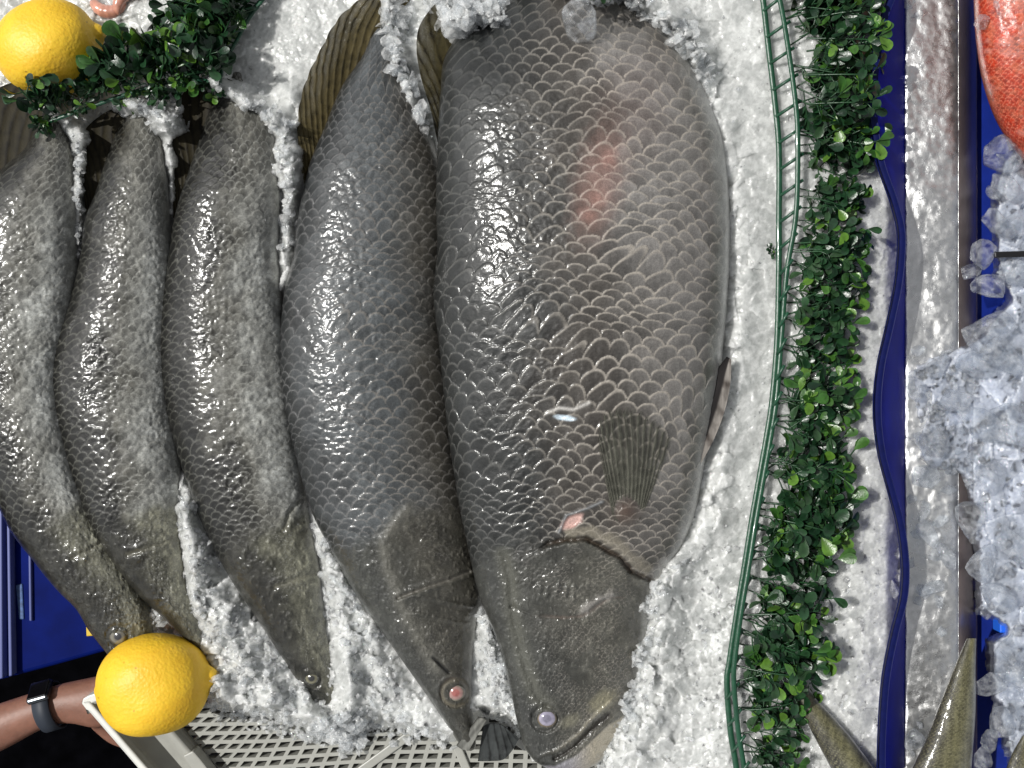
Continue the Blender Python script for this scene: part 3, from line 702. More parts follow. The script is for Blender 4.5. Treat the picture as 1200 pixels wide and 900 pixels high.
mounds = [  # polyline, width, height
    ([(452, -20), (458, 40), (463, 75), (476, 105), (490, 150), (500, 190)], 9, 26), ([(470, 60), (480, 100)], 12, 14),
    ([(520, -20), (545, 15), (575, 20)], 26, 72), ([(540, 30), (560, 22)], 16, 40),
    ([(600, -25), (660, -20), (740, -10), (790, 20), (815, 60)], 16, 66), ([(690, -25), (690, 0)], 22, 52),
    ([(250, 96), (275, 112), (318, 136)], 13, 48), ([(335, 150), (338, 230), (334, 330)], 9, 16), ([(322, 180), (318, 200)], 9, 30),
    ([(96, 170), (90, 240), (90, 300)], 8, 12), ([(200, 135), (180, 150)], 14, 24), ([(200, 170), (203, 300)], 5, 8),
    ([(222, 590), (240, 680), (270, 760), (310, 815)], 26, 28), ([(382, 610), (410, 700), (450, 800)], 22, 20),
    ([(778, 690), (776, 760), (764, 830), (738, 880)], 24, 32), ([(752, 712), (750, 716)], 9, 24), ([(746, 762), (744, 770)], 10, 24), ([(734, 815), (730, 822)], 9, 20), ([(362, 836), (385, 848), (404, 842)], 10, 30), ([(352, 812), (358, 820)], 6, 16), ([(404, 770), (410, 800)], 9, 20), ([(408, 790), (412, 830)], 10, 18), ([(338, 110), (342, 170), (345, 210)], 17, 26), ([(338, 200), (337, 270), (329, 330)], 12, 20), ([(92, 165), (93, 220)], 12, 26), ([(92, 220), (89, 310)], 8, 17), ([(196, 140), (198, 190)], 11, 28), ([(199, 190), (201, 245)], 7, 16), ([(790, 665), (760, 700)], 12, 14), ([(720, 760), (740, 770)], 10, 10),
    ([(572, 730), (588, 800)], 14, 16), ([(215, 560), (222, 640), (232, 720)], 8, 14), ([(790, 50), (835, 110), (862, 180), (872, 300), (862, 420), (848, 520), (828, 610), (800, 660)], 22, 17), ([(560, 700), (572, 760)], 10, 10), ([(385, 640), (398, 720), (412, 800)], 12, 14), ([(212, 600), (222, 660), (236, 730)], 10, 12), ([(140, 118), (175, 128), (205, 145)], 12, 50), ([(60, 130), (95, 160)], 12, 40),
    ([(400, 850), (420, 856)], 18, 10), ([(252, 800), (262, 815)], 12, 26)]
def ice_h(X, Y):
    sd = inside_soft(X, Y, bed_poly, 10)
    calm = np.maximum(.28, 1-.62*np.exp(-((X-880)/45)**2)*sst(640, 500, Y) - .6*np.exp(-(((X-320)/60)**2+((Y-60)/90)**2)) - .45*np.exp(-(((X-345)/18)**2))*sst(420, 250, Y) - .45*np.exp(-((X-1000)/60)**2))
    calm = calm + .25*sst(650, 720, Y)
    c1, r1, e1 = cells(X+6*fbm(X/9, Y/9, 2, 3), Y+6*fbm(X/9, Y/9, 2, 4), 24, 1)
    c2, r2, e2 = cells(X+3*fbm(X/5, Y/5, 2, 5), Y, 11, 2); c3_, r3, e3 = cells(X, Y, 5.2, 3)
    Z = 4 + 9*(fbm(X/95, Y/95, 3, 2)-.5) + calm*(3*c1 + 1.9*c2*(.4+1.2*r1) + 1.1*c3_*(.3+1.4*r2)) + 2*(fbm(X/12, Y/12, 4, 12)-.5) + .9*(fbm(X/3.5, Y/3.5, 2, 13)-.5)
    for pts, w, h in mounds:
        d, fr, _ = dpoly(X, Y, pts); d = np.maximum(0, d+7*(fbm(X/11, Y/11, 3, 61)-.5)); Z = Z + h*np.exp(-(d/w)**2)*(.7+.6*fbm(X/18, Y/18, 2, 62))*(.85+.25*c1+.08*c2)
    # a garland groove and the slope toward the divider
    Z = Z - 8*sst(1000, 1040, X) - 34*sst(1036, 1060, X)
    edge = sst(-2, 16, sd+8*(fbm(X/14, Y/14, 3, 31)-.5)+3*c2)
    chip = .42+.40*(r1-.5)+.42*(r2-.5)+.22*(r3-.5)+.5*(fbm(X/7, Y/7, 3, 71)-.5) + .35*(1-sst(.0, .09, e2))*(r2 > .45) + .25*(1-sst(0, .05, e1))
    ice_h.chip = np.clip(chip+.05, 0, 1)
    return Z*edge + (-78)*(1-edge)
plc = []
def scatter(n, f, rmin, rmax, dz=(0, 4)):
    t = 0; got = 0
    while got < n and t < n*20:
        t += 1; x, y, w = f()
        if random.random() > w: continue
        r = rmin+(rmax-rmin)*random.random()**2.4
        plc.append([x, y, random.uniform(*dz), r]); got += 1
bp = bed_poly
def along(pts, w):
    L = [math.dist(a, b) for a, b in zip(pts[:-1], pts[1:])]; T = sum(L)
    def f():
        t = random.random()*T
        for (a, b), l in zip(zip(pts[:-1], pts[1:]), L):
            if t <= l: break
            t -= l
        u = t/l; return a[0]+(b[0]-a[0])*u+random.gauss(0, w), a[1]+(b[1]-a[1])*u+random.gauss(0, w), 1
    return f
def uni(x0, x1, y0, y1): return lambda: (random.uniform(x0, x1), random.uniform(y0, y1), 1)
scatter(2600, uni(-60, 1040, -40, 910), 1.0, 3.2, (0, 1))
scatter(500, uni(700, 1030, 640, 910), 1.4, 6, (0, 1.5))
scatter(420, along([(395, 590), (400, 700), (440, 800), (470, 850)], 22), 1.5, 7)
scatter(520, along([(220, 580), (235, 680), (270, 760), (330, 820), (400, 850)], 20), 1.6, 8)
scatter(240, along([(250, 830), (330, 848), (400, 866), (440, 850), (520, 868)], 7), 2.5, 9, (0, 5))
scatter(160, along([(375, 858), (410, 868), (425, 850)], 10), 3, 10, (2, 8))
scatter(300, along([(570, 710), (585, 780), (600, 850)], 12), 1.5, 7)
scatter(170, along([(458, 0), (463, 75), (480, 110), (498, 190)], 9), 3, 13, (2, 12))
scatter(180, along([(515, 0), (560, 12), (600, 15)], 16), 3, 14, (2, 8))
scatter(260, along([(590, 5), (660, -5), (740, 8), (800, 45), (830, 100)], 9), 3, 13, (2, 8))
scatter(160, along([(255, 95), (285, 118), (330, 150), (335, 300)], 9), 2, 9, (2, 7))
scatter(130, along([(88, 165), (92, 300)], 7), 2, 7)
scatter(110, along([(165, 125), (205, 125)], 14), 2, 8, (0, 6))
scatter(220, along([(775, 660), (755, 700), (745, 770), (730, 850), (700, 890)], 10), 2, 9, (1, 6))
scatter(60, along([(170, 715), (180, 740)], 9), 3, 9, (0, 6))
scatter(50, along([(243, 790), (255, 820)], 7), 3, 9, (4, 18))
for x, y, z, r in ((1052, 648, 8, 12), (1055, 668, 6, 11), (1048, 690, 5, 12), (1058, 700, 4, 9), (1060, 640, 8, 8)): plc.append([x, y, z, r])
A_ = np.array([[p[0], p[1]] for p in plc]); zz = ice_h(A_[:, 0], A_[:, 1]); sdv = inside_soft(A_[:, 0], A_[:, 1], bed_poly, 1)
def top_of_fish(x, y):
    z = -999.0
    for F in (F1, F2, F3, F4, F5):
        sp = F.sp
        if sp['y'][0]+6 < y < sp['y'][1]-10:
            l = float(curve_cache(F, 'L')(y)); r = float(curve_cache(F, 'R')(y))
            if l < x < r: z = max(z, float(F.surf(np.array(x), np.array(y))))
    return z
_cc = {}
def curve_cache(F, k):
    if (id(F), k) not in _cc: _cc[(id(F), k)] = curve(F.sp[k])
    return _cc[(id(F), k)]
out = []
for p, z, s_ in zip(plc, zz, sdv):
    if s_ < -10 and not (p[3] > 2.4): continue
    if s_ < -16: continue
    tf = top_of_fish(p[0], p[1])
    if tf > z+4: continue               # keep the fish clean
    out.append((p[0], p[1], z+p[2]+p[3]*.1, p[3]))
# a film of melting slivers on the left fish
for F, n in ((F1, 60), (F2, 70), (F3, 90)):
    for _ in range(n):
        y = random.uniform(180, 780); u = random.betavariate(3, 1.6)
        if y > F.sp['y'][1]-40: continue
        l = float(curve_cache(F, 'L')(y)); r = float(curve_cache(F, 'R')(y)); x = l+(r-l)*(.25+.7*u)
        if x < 0: continue
        out.append((x, y, float(F.surf(np.array(x), np.array(y)))+.2, random.uniform(1.0, 2.6)))
print('shards', len(out))
me = ice_mesh('crushed_ice', -130, 1066, -130, 990, 1.5, ice_h, -74, out)
ice = link('crushed_ice', me, [M_ICE, M_SHARD])
tag(ice, 'white crushed ice packed around and under the fish', 'ice', kind='stuff')

# ice lumps one can tell apart on the white bed
def lump(x, y, z, r, label, mat, flat=.7, group=None, seed=0, sx=1, name='ice_chunk'):
    rnd = random.Random(seed)
    bm = bmesh.new(); bmesh.ops.create_icosphere(bm, subdivisions=4, radius=1)
    off = Vector((rnd.random()*50, rnd.random()*50, 0))
    planes = [(Vector((rnd.gauss(0, 1), rnd.gauss(0, 1), rnd.gauss(0, .8))).normalized(), rnd.uniform(.45, .82)) for _ in range(12)]
    from mathutils import noise as mn
    for v in bm.verts:
        p = v.co.copy()
        for n_, d_ in planes:
            e = p.dot(n_)-d_
            if e > 0: p -= n_*e*.98
        p *= 1.12+.07*mn.noise(p*2.2+off)+.035*mn.noise(p*6+off)
        v.co = Vector((p.x*sx, p.y/sx, p.z*flat))*r*S
    me = bm_mesh(name, bm, True); o = link(name, me, mat); o.location = PV(x, y, z); o.rotation_euler[2] = rnd.random()*6
    return tag(o, label, 'ice', group)
lump(683, 20, 84, 24, 'clear rounded ice lump on the top end of the largest barramundi', M_CHUNK, .7, None, 3, 1.1)
lump(537, 28, 62, 21, 'pale frosted ice lump over the dorsal fin at the top', M_SHARD, .7, None, 4)
lump(592, 27, 62, 9, 'small round clear ice bead left of the ice lump at the top', M_CHUNK, .8, None, 5)
lump(441, 92, 26, 13, 'clear melting ice lump beside the brown fin of the pink eyed barramundi', M_CHUNK, .6, None, 6, 1.2)

# ------------------------------------------------------------------ lemons
def lemon_mat():
    m, nt, b = new_mat('lemon_peel')
    n = noise(nt, 40, 3); r = ramp(nt, n.outputs['Fac'], [(.3, (.80, .47, .02)), (.7, (.86, .56, .035))])
    nb = noise(nt, 150, 2); rb = ramp(nt, nb.outputs['Fac'], [(.70, (1, 1, 1)), (.76, (.45, .36, .3))]); lc = mulcol(nt, r.outputs['Color'], rb.outputs['Color'])
    nt.links.new(lc, b.inputs['Base Color']); b.inputs['Roughness'].default_value = .5
    b.inputs['Subsurface Weight'].default_value = .12; b.inputs['Subsurface Radius'].default_value = (1, .6, .1); b.inputs['Subsurface Scale'].default_value = .003
    v = N(nt, 'ShaderNodeTexVoronoi', feature='SMOOTH_F1'); v.inputs['Scale'].default_value = 430
    nt.links.new(N(nt, 'ShaderNodeTexCoord').outputs['Object'], v.inputs['Vector'])
    n2 = noise(nt, 220, 3)
    b1 = bump(nt, v.outputs['Distance'], .28, .0012); b2 = bump(nt, n2.outputs['Fac'], .35, .0015, b1.outputs[0])
    nt.links.new(b2.outputs[0], b.inputs['Normal']); return m
M_LEMON = lemon_mat(); M_SCAR = simple('lemon_scar', (.16, .11, .03), .8, noise_amt=.4)
def lemon(x, y, z, rl, rw, ang, tipl, label, seed, scar_side=1):
    root = empty('lemon', PV(x, y, z), label, 'lemon')
    M_, N_ = 90, 90
    t = np.linspace(0, math.pi, M_)[:, None]; a = np.linspace(0, 2*math.pi, N_, endpoint=False)[None, :]
    ax = -np.cos(t); ra = np.sin(t)**.92
    X = ax*rl + tipl*np.exp(-(t-math.pi)**2/.035) - tipl*.55*np.exp(-(t**2)/.02); X = X+0*a
    Rr = rw*ra*(1+.035*np.sin(a*3+seed)+.02*np.sin(a*5+t*3)) * (1-.18*np.exp(-(t-math.pi+.28)**2/.02))
    Yy = Rr*np.cos(a); Zz = Rr*np.sin(a)
    V = np.stack([X, Yy, Zz], -1).reshape(-1, 3)*S
    me = np_mesh('peel', V, grid_quads(M_, N_, True))
    o = bpy.data.objects.new('peel', me); COL.objects.link(o); me.materials.append(M_LEMON); o.parent = root; o.rotation_euler = (.3, 0, math.radians(-ang))
    bm = bmesh.new(); bmesh.ops.create_uvsphere(bm, u_segments=14, v_segments=8, radius=4.2*S)
    for v in bm.verts: v.co.x *= .45
    sc = bpy.data.objects.new('stem_scar', bm_mesh('stem_scar', bm, True)); COL.objects.link(sc); sc.data.materials.append(M_SCAR); sc.parent = root
    sc.location = Matrix.Rotation(math.radians(-ang), 3, 'Z') @ Vector(((rl+tipl*.98)*scar_side*S if scar_side > 0 else -(rl+tipl*.5)*S, 0, 0)); sc.rotation_euler[2] = math.radians(-ang)
    return root
lemon(181, 801, 22, 64, 57, -8, 10, 'big yellow lemon at the bottom left, resting on the corner of the white tray', 1)
lemon(58, 57, 46, 58, 52, -18, 8, 'yellow lemon in the top left corner, partly behind green garland leaves', 2.2)

# ------------------------------------------------------------------ garlands
def leaf_geo(V, T, C, base, dirv, nrm, L, W, col, fold=.25):
    """obovate plastic leaf, thickened with a back side"""
    side = dirv.cross(nrm).normalized(); n = side.cross(dirv).normalized()
    prof = [(0, .08), (.25, .5), (.5, .88), (.75, 1.0), (.92, .72), (1.0, .25)]
    o = len(V); bend = random.uniform(-.15, .3)
    for (t, w) in prof:
        c = base + dirv*L*t - n*L*bend*t*t
        e = side*W*w*.5; up = n*W*fold*w*.5
        for k, p in enumerate((c-e+up, c, c+e+up)):
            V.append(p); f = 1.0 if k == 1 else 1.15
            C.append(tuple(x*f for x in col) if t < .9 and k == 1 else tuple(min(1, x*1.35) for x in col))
    for i in range(len(prof)-1):
        for k in (0, 1):
            a = o+i*3+k; T.append((a, a+1, a+4)); T.append((a, a+4, a+3))
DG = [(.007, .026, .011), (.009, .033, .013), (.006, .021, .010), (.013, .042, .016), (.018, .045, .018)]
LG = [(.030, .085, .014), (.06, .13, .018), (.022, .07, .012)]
def make_sprig(seed, length=86, n_side=10, spread=26, lift=20, dens=1.0, lz=1.0, branch=1.0):
    random.seed(seed)
    V, T, C = [], [], []
    def stem(a, b, r, sag=0):
        n = 5; pts = [a.lerp(b, i/n)+Vector((0, 0, sag*math.sin(math.pi*i/n))) for i in range(n+1)]
        ring = []
        for i, p in enumerate(pts):
            d = (pts[min(i+1, n)]-pts[max(i-1, 0)]).normalized(); s = d.cross(Vector((0, 0, 1))).normalized(); u = s.cross(d)
            o = len(V); ring.append(o)
            for k in range(4):
                an = k*math.pi/2; V.append(p+s*math.cos(an)*r+u*math.sin(an)*r); C.append((.014, .05, .02))
        for a_, b_ in zip(ring[:-1], ring[1:]):
            for k in range(4):
                k2 = (k+1) % 4; T.append((a_+k, a_+k2, b_+k2)); T.append((a_+k, b_+k2, b_+k))
        return pts
    main = []
    tip = Vector((length, random.uniform(-spread, spread)*.6, lift*random.uniform(.3, 1.1)))
    pts = stem(Vector((0, 0, 0)), tip, 1.25, random.uniform(-3, 9))
    for i in range(n_side):
        t = .10+.88*(i+random.random()*.6)/n_side
        b = Vector((0, 0, 0)).lerp(tip, t)+Vector((0, 0, 4*math.sin(math.pi*t)))
        sgn = 1 if i % 2 else -1
        dr = Vector((random.uniform(.3, 1), sgn*random.uniform(.5, 1.2), random.uniform(-.5, .9)*lz)).normalized()
        ln = random.uniform(14, 30)*branch*(1-.3*t); e = b+dr*ln
        stem(b, e, .85, random.uniform(-2, 2))
        nl = int(random.choice((2, 3, 4, 5))*dens)
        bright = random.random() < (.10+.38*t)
        for k in range(nl):
            u = .35+.65*(k//2+1)/max(1, (nl+1)//2); pb = b.lerp(e, min(u, 1))
            dd = (dr*random.uniform(.4, 1)+Vector((random.gauss(.25, .6), random.gauss(0, .6), random.gauss(.1, .5)))).normalized()
            nr = Vector((random.gauss(0, .8), random.gauss(0, .8), .9)).normalized()
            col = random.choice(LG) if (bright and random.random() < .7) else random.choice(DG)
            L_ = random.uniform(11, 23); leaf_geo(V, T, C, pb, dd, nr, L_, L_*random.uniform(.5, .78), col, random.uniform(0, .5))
    V = np.array([v[:] for v in V])*S
    return np_mesh('sprig', V, None, np.array(C), tris=np.array(T), smooth=True)
def leaf_mat():
    m, nt, b = new_mat('plastic_leaf')
    a = N(nt, 'ShaderNodeAttribute', attribute_name='Col'); n = noise(nt, 120, 3); r = ramp(nt, n.outputs['Fac'], [(.3, (.6, .6, .6)), (.7, (1.4, 1.4, 1.3))])
    nt.links.new(mulcol(nt, a.outputs['Color'], r.outputs['Color']), b.inputs['Base Color']); b.inputs['Roughness'].default_value = .32
    b.inputs['Specular IOR Level'].default_value = .5
    n2 = noise(nt, 500, 2); bp = bump(nt, n2.outputs['Fac'], .3, .0008); nt.links.new(bp.outputs[0], b.inputs['Normal'])
    return m
M_LEAF = leaf_mat()
M_RAIL = simple('green_plastic', (.010, .060, .030), .35, noise_amt=.25, bump_s=.25, coat=.3)
spr_t = [make_sprig(100+k) for k in range(9)]
spr_s = [make_sprig(200+k, 44, 6, 22, 22, 1.2, 1.2, .8) for k in range(7)]
for me_ in spr_t+spr_s: me_.materials.append(M_LEAF)
random.seed(12)
def place_sprig(root, me, x, y, z, ang, sc=1.0, roll=0, pitch=0):
    o = bpy.data.objects.new('sprig', me); COL.objects.link(o); o.parent = root
    o.location = PV(x, y, z)-root.location
    o.rotation_euler = Euler((roll, pitch, math.radians(-ang))); o.scale = (sc, sc, sc); return o
def rail(root, name, pts, r=3.0, flat=.55):
    P_ = [PV(*p) for p in pts]
    # smooth resample
    arr = np.array([p[:] for p in P_]); t = np.arange(len(arr)); fs = [curve(list(zip(t, arr[:, k]))) for k in range(3)]
    tt = np.linspace(0, len(arr)-1, len(arr)*7); pp = [Vector((float(fs[0](u)), float(fs[1](u)), float(fs[2](u)))) - root.location for u in tt]
    bm = bmesh.new(); tube(bm, pp, r*S, 8, 1, flat); o = bpy.data.objects.new(name, bm_mesh(name, bm, True)); COL.objects.link(o); o.data.materials.append(M_RAIL); o.parent = root; return o
def bar(root, a, b, r=1.9):
    p, q = PV(*a)-root.location, PV(*b)-root.location
    bm = bmesh.new(); tube(bm, [p, p.lerp(q, .5)+Vector((0, 0, 1.2*S)), q], r*S, 6); o = bpy.data.objects.new('crossbar', bm_mesh('crossbar', bm, True)); COL.objects.link(o); o.data.materials.append(M_RAIL); o.parent = root
g1 = empty('leaf_garland', PV(905, 450, 5), 'long green plastic leaf garland running top to bottom beside the wavy blue divider', 'garland')
zl = 14
LR = [(884, -60), (891, -20), (895, 5), (901, 58), (908, 117), (913, 175), (913, 260), (913, 308), (911, 396), (905, 469), (898, 515), (890, 560), (881, 611), (872, 668), (863, 722), (855, 775), (852, 800), (856, 855), (863, 900), (868, 950)]
RR = [(902, -60), (908, -20), (915, 5), (924, 58), (932, 117), (935, 163), (933, 250), (922, 320), (916, 396), (910, 469), (903, 515), (895, 560), (886, 611), (877, 668), (868, 722), (861, 775), (860, 800), (865, 855), (872, 900), (877, 950)]
rail(g1, 'rail', [(x, y, zl) for x, y in LR], 3.6, .6); rail(g1, 'rail', [(x, y, zl+10+8*math.sin(y/90)) for x, y in RR], 3.0, .6)
lx = curve([(y, x) for x, y in LR]); rx = curve([(y, x) for x, y in RR])
yy = -30; random.seed(5)
fol_r = curve([(-40, 1030), (0, 1034), (50, 1030), (100, 1026), (150, 1024), (200, 1014), (250, 1008), (300, 1014), (350, 1010), (400, 1005), (450, 1003), (525, 1000), (560, 994), (600, 994), (650, 980), (700, 972), (750, 966), (800, 953), (850, 948), (900, 940), (940, 938)])
while yy < 930:
    xl_, xr_ = float(lx(yy)), float(rx(yy)); up = 12
    bar(g1, (xl_, yy+up, zl+1), (xr_+6, yy-up*.6, zl+11))
    for k in range(3):
        y2 = yy+random.uniform(-10, 16); w = (float(fol_r(y2))-float(rx(y2)))
        me = random.choice(spr_t); sc = max(.45, min(1.2, (w+2)/100))*random.uniform(.86, 1.05)
        place_sprig(g1, me, float(rx(y2))+2, y2, zl-random.uniform(-6, 14), random.uniform(-24, 30), sc, random.uniform(-.7, .7), random.uniform(-.12, .14))
    yy += 31
for _y, _z in ((22, 46), (45, 50), (60, 44), (88, 48), (122, 50), (8, 44)):
    place_sprig(g1, spr_t[_y % 9], 945, _y, _z-12, random.uniform(-6, 10), .86, .2, -.16)
place_sprig(g1, spr_s[0], 913, 297, zl-8, 180, .3)
g2 = empty('leaf_garland', PV(160, 110, 20), 'bushy green plastic leaf garland draped across the upper left beside the lemon', 'garland')
R1 = [(330, -30, 20), (312, -6, 20), (290, 24, 20), (276, 50, 22), (262, 74, 26), (257, 100, 34)]
rail(g2, 'rail', R1, 2.4, .6); rail(g2, 'rail', [(x-8+4*math.sin(i*1.7), y+3, z-3) for i, (x, y, z) in enumerate(R1)], 2.0, .6)
R2 = [(257, 100, 40), (225, 92, 44), (190, 98, 46), (150, 110, 48), (110, 124, 50), (70, 138, 50), (50, 145, 46)]
rail(g2, 'rail', R2, 2.4, .7)
for (x, y, z) in [(300, 10, 21), (284, 36, 22), (270, 62, 25), (259, 88, 32)]:
    bar(g2, (x, y, z), (x-22, y+2, z+2), 1.6); 
random.seed(31)
def lerp3(pts, t):
    t = t*(len(pts)-1); i = min(int(t), len(pts)-2); u = t-i; return [pts[i][k]*(1-u)+pts[i+1][k]*u for k in range(3)]
for k in range(24):
    x, y, z = lerp3(R1, (k+.5)/24)
    place_sprig(g2, random.choice(spr_t), x-2, y, z-3+random.uniform(-5, 12), random.uniform(150, 205), random.uniform(.7, 1.0), random.uniform(-.7, .7), random.uniform(-.2, .05))
for k in range(42):
    x, y, z = lerp3(R2, (k+.3)/42); f = k/42
    up = random.random() < .62
    ang = random.uniform(-150, -60) if up else random.uniform(70, 150)
    place_sprig(g2, random.choice(spr_s), x, y-6, z+random.uniform(-8, 10), ang, random.uniform(.65, 1.05)*(1 if up else .62)*(1.15 if f < .5 and up else .85), random.uniform(-.7, .7), random.uniform(-.5, .05))
g3 = empty('leaf_garland', PV(700, -6, 40), 'tiny green leaf tip of another garland at the top edge above the largest barramundi', 'garland')
place_sprig(g3, spr_s[2], 690, -26, 96, 70, .5, 0, .2)

# ------------------------------------------------------------------ blue divider, metal bar, right tray
M_BLUE = simple('blue_plastic', (.006, .012, .30), .55, spec=.08, noise_amt=.2, nscale=25)
M_BLUE_D = simple('blue_plastic_edge', (.003, .006, .06), .5, spec=.15, noise_amt=.2)
dv = empty('blue_divider', PV(1045, 450, 0), 'wavy dark blue plastic divider standing between the white ice and the metal bar', 'divider')
rimx = curve([(-160, 1030), (-60, 1042), (-10, 1044), (20, 1033), (60, 1025), (130, 1020), (190, 1029), (240, 1046), (270, 1053), (300, 1053), (330, 1050), (380, 1040), (430, 1029), (480, 1025), (530, 1030), (580, 1043), (610, 1051), (640, 1056), (700, 1056), (740, 1046), (790, 1036), (850, 1031), (920, 1030), (1000, 1034), (1060, 1040)])
ys_ = np.linspace(-160, 1060, 240)[:, None]; tt = np.linspace(0, 1, 24)[None, :]
zr = 42
X = rimx(ys_)*(1-tt)+1061*tt; X = X - 3*np.sin(tt*math.pi)*0; Yg = ys_+0*tt; Z = zr*(1-tt**1.4)-42*tt**1.4
me = slab('sheet', X+4*(1-tt), Yg, Z, 2.0); link('sheet', me, M_BLUE, dv)
tr_ = np.linspace(0, 1, 7)[None, :]
me = slab('rim', rimx(ys_)+8*tr_, ys_+0*tr_, zr+1.5+.5*np.sin(tr_*math.pi)+0*ys_, 7); link('rim', me, M_BLUE_D, dv)

def metal_mat():
    m, nt, b = new_mat('scratched_aluminium')
    n = noise(nt, 35, 6, .7); r = ramp(nt, n.outputs['Fac'], [(.3, (.62, .62, .61)), (.65, (.84, .84, .83))])
    nt.links.new(r.outputs['Color'], b.inputs['Base Color']); b.inputs['Metallic'].default_value = .92
    n2 = noise(nt, 120, 6, .7); rr = ramp(nt, n2.outputs['Fac'], [(.35, (.22,)*3), (.65, (.48,)*3)]); nt.links.new(rr.outputs['Color'], b.inputs['Roughness'])
    w = noise(nt, 90, 6, .8)
    b1 = bump(nt, w.outputs['Fac'], .3, .0016); n3 = noise(nt, 300, 5, .75); nd = noise(nt, 22, 3); b0 = bump(nt, nd.outputs['Fac'], .8, .011, b1.outputs[0]); b2 = bump(nt, n3.outputs['Fac'], .35, .0009, b0.outputs[0]); nt.links.new(b2.outputs[0], b.inputs['Normal'])
    b.inputs['Coat Weight'].default_value = .5; b.inputs['Coat Roughness'].default_value = .1
    return m
M_METAL = metal_mat()
# profile: flat top, rounded shoulder, steep side
prof = [(1057, -46), (1059, -40), (1062, -36), (1070, -35), (1090, -34.5), (1110, -34.5), (1119, -36), (1124, -40), (1128, -47), (1132, -58), (1136, -74), (1139, -92), (1142, -118), (1145, -150)]
pr = np.array(prof); f1 = curve(list(enumerate(pr[:, 0]))); f2 = curve(list(enumerate(pr[:, 1])))
u = np.linspace(0, len(pr)-1, 60)[None, :]; ys2 = np.linspace(-200, 1100, 200)[:, None]
X = f1(u)+0*ys2; Z = f2(u)+0*ys2 + 1.5*(fbm(X/30, (ys2+0*u)/60, 2, 44)-.5)
mb = empty('metal_bar', PV(1095, 450, -60), 'scratched wet aluminium bar running top to bottom between the blue divider and blue tray', 'metal bar')
Yb = ys2+0*u
link('top_face', slab('top_face', X[:, :32], Yb[:, :32], Z[:, :32], 3), M_METAL, mb)
link('side_face', slab('side_face', X[:, 31:], Yb[:, 31:], Z[:, 31:], 3), simple('side_reflection_tint', (.42, .33, .30), .35, .7, noise_amt=.15, nscale=60, bump_s=.12, bscale=120), mb)  # brown base colour paints in the red fish's reflection
bt = empty('blue_tray', PV(1230, 450, -150), 'deep blue plastic tray at the right edge holding clear ice and a red fish', 'tray')
M_BT = simple('tray_blue', (.006, .02, .20), .35, noise_amt=.2, nscale=40)
bm = bmesh.new(); a = PV(1136, -200, -150); b_ = PV(1420, 1100, -150)
box(bm, Vector(((a.x+b_.x)/2, (a.y+b_.y)/2, -155*S)), (b_.x-a.x, a.y-b_.y, 8*S)); o = link('floor_panel', bm_mesh('floor_panel', bm), M_BT, bt)
bm = bmesh.new(); box(bm, Vector((b_.x, (a.y+b_.y)/2, -80*S)), (8*S, a.y-b_.y, 150*S)); link('side_wall', bm_mesh('side_wall', bm), M_BT, bt)
M_BB = simple('bright_blue', (.02, .14, .75), .35)
bm = bmesh.new(); prism(bm, [(1172, 714), (1195, 716), (1202, 735), (1190, 741), (1172, 742)], -80, -60); o = link('blue_tag', bm_mesh('blue_tag', bm), M_BB); bevel(o, .001); tag(o, 'bright blue plastic piece half buried in the clear ice of the right tray', 'plastic piece')
bm = bmesh.new(); box(bm, PV(1188, 298, 2), (46*S, 7*S, 4*S), Euler((0, 0, .03))); o = link('black_stick', bm_mesh('black_stick', bm), simple('black_plastic', (.008, .008, .009), .35)); bevel(o, .0008); tag(o, 'short black flat stick lying on the clear ice at the right edge', 'stick')
rt_poly = [(1108, 404), (1128, 398), (1150, 380), (1175, 350), (1162, 320), (1160, 270), (1158, 215), (1168, 180), (1230, 150), (1300, -100), (1400, -100), (1400, 1000), (1220, 1000), (1160, 990), (1180, 900), (1160, 820), (1152, 750), (1172, 738), (1140, 716), (1135, 600), (1122, 560), (1100, 560), (1066, 540), (1062, 420)]
def ice_r(X, Y):
    sd = inside_soft(X, Y, rt_poly, 8)
    c1, r1, e1 = cells(X+5*fbm(X/9, Y/9, 2, 3), Y, 34, 41); c2, r2, e2 = cells(X, Y, 14, 42); c3_, r3, e3 = cells(X, Y, 6, 43)
    base = np.where(X < 1140, -26, -20)+0*X
    Z = base + 12*c1+3.5*c2*(.3+r1)+1.0*c3_*r2 + 10*(fbm(X/30, Y/30, 3, 52)-.5) + 22*np.exp(-(((X-1180)/60)**2+((Y-560)/160)**2)) + 3*(fbm(X/5, Y/5, 3, 53)-.5)
    e = sst(-3, 12, sd+10*(fbm(X/12, Y/12, 3, 55)-.5))
    ice_r.chip = np.clip(.40+.55*(r1-.5)+.45*(r2-.5)+.5*(fbm(X/9, Y/9, 3, 72)-.5)+.35*(1-sst(.0, .08, e2))*(r2 > .4)+.3*(1-sst(0, .05, e1)), 0, 1)
    return Z*e - 140*(1-e)
plc2 = []
random.seed(77)
for _ in range(520):
    x = random.uniform(1062, 1215); y = random.uniform(180, 905); plc2.append([x, y, 0, 2+random.random()**2*9])
for _ in range(160):
    x = random.gauss(1100, 22); y = random.gauss(480, 60); plc2.append([x, y, 3, 3+random.random()**2*10])
A2 = np.array(plc2); z2 = ice_r(A2[:, 0], A2[:, 1]); pl = [(p[0], p[1], z+p[3]*.2, p[3]) for p, z in zip(plc2, z2) if z > -70]
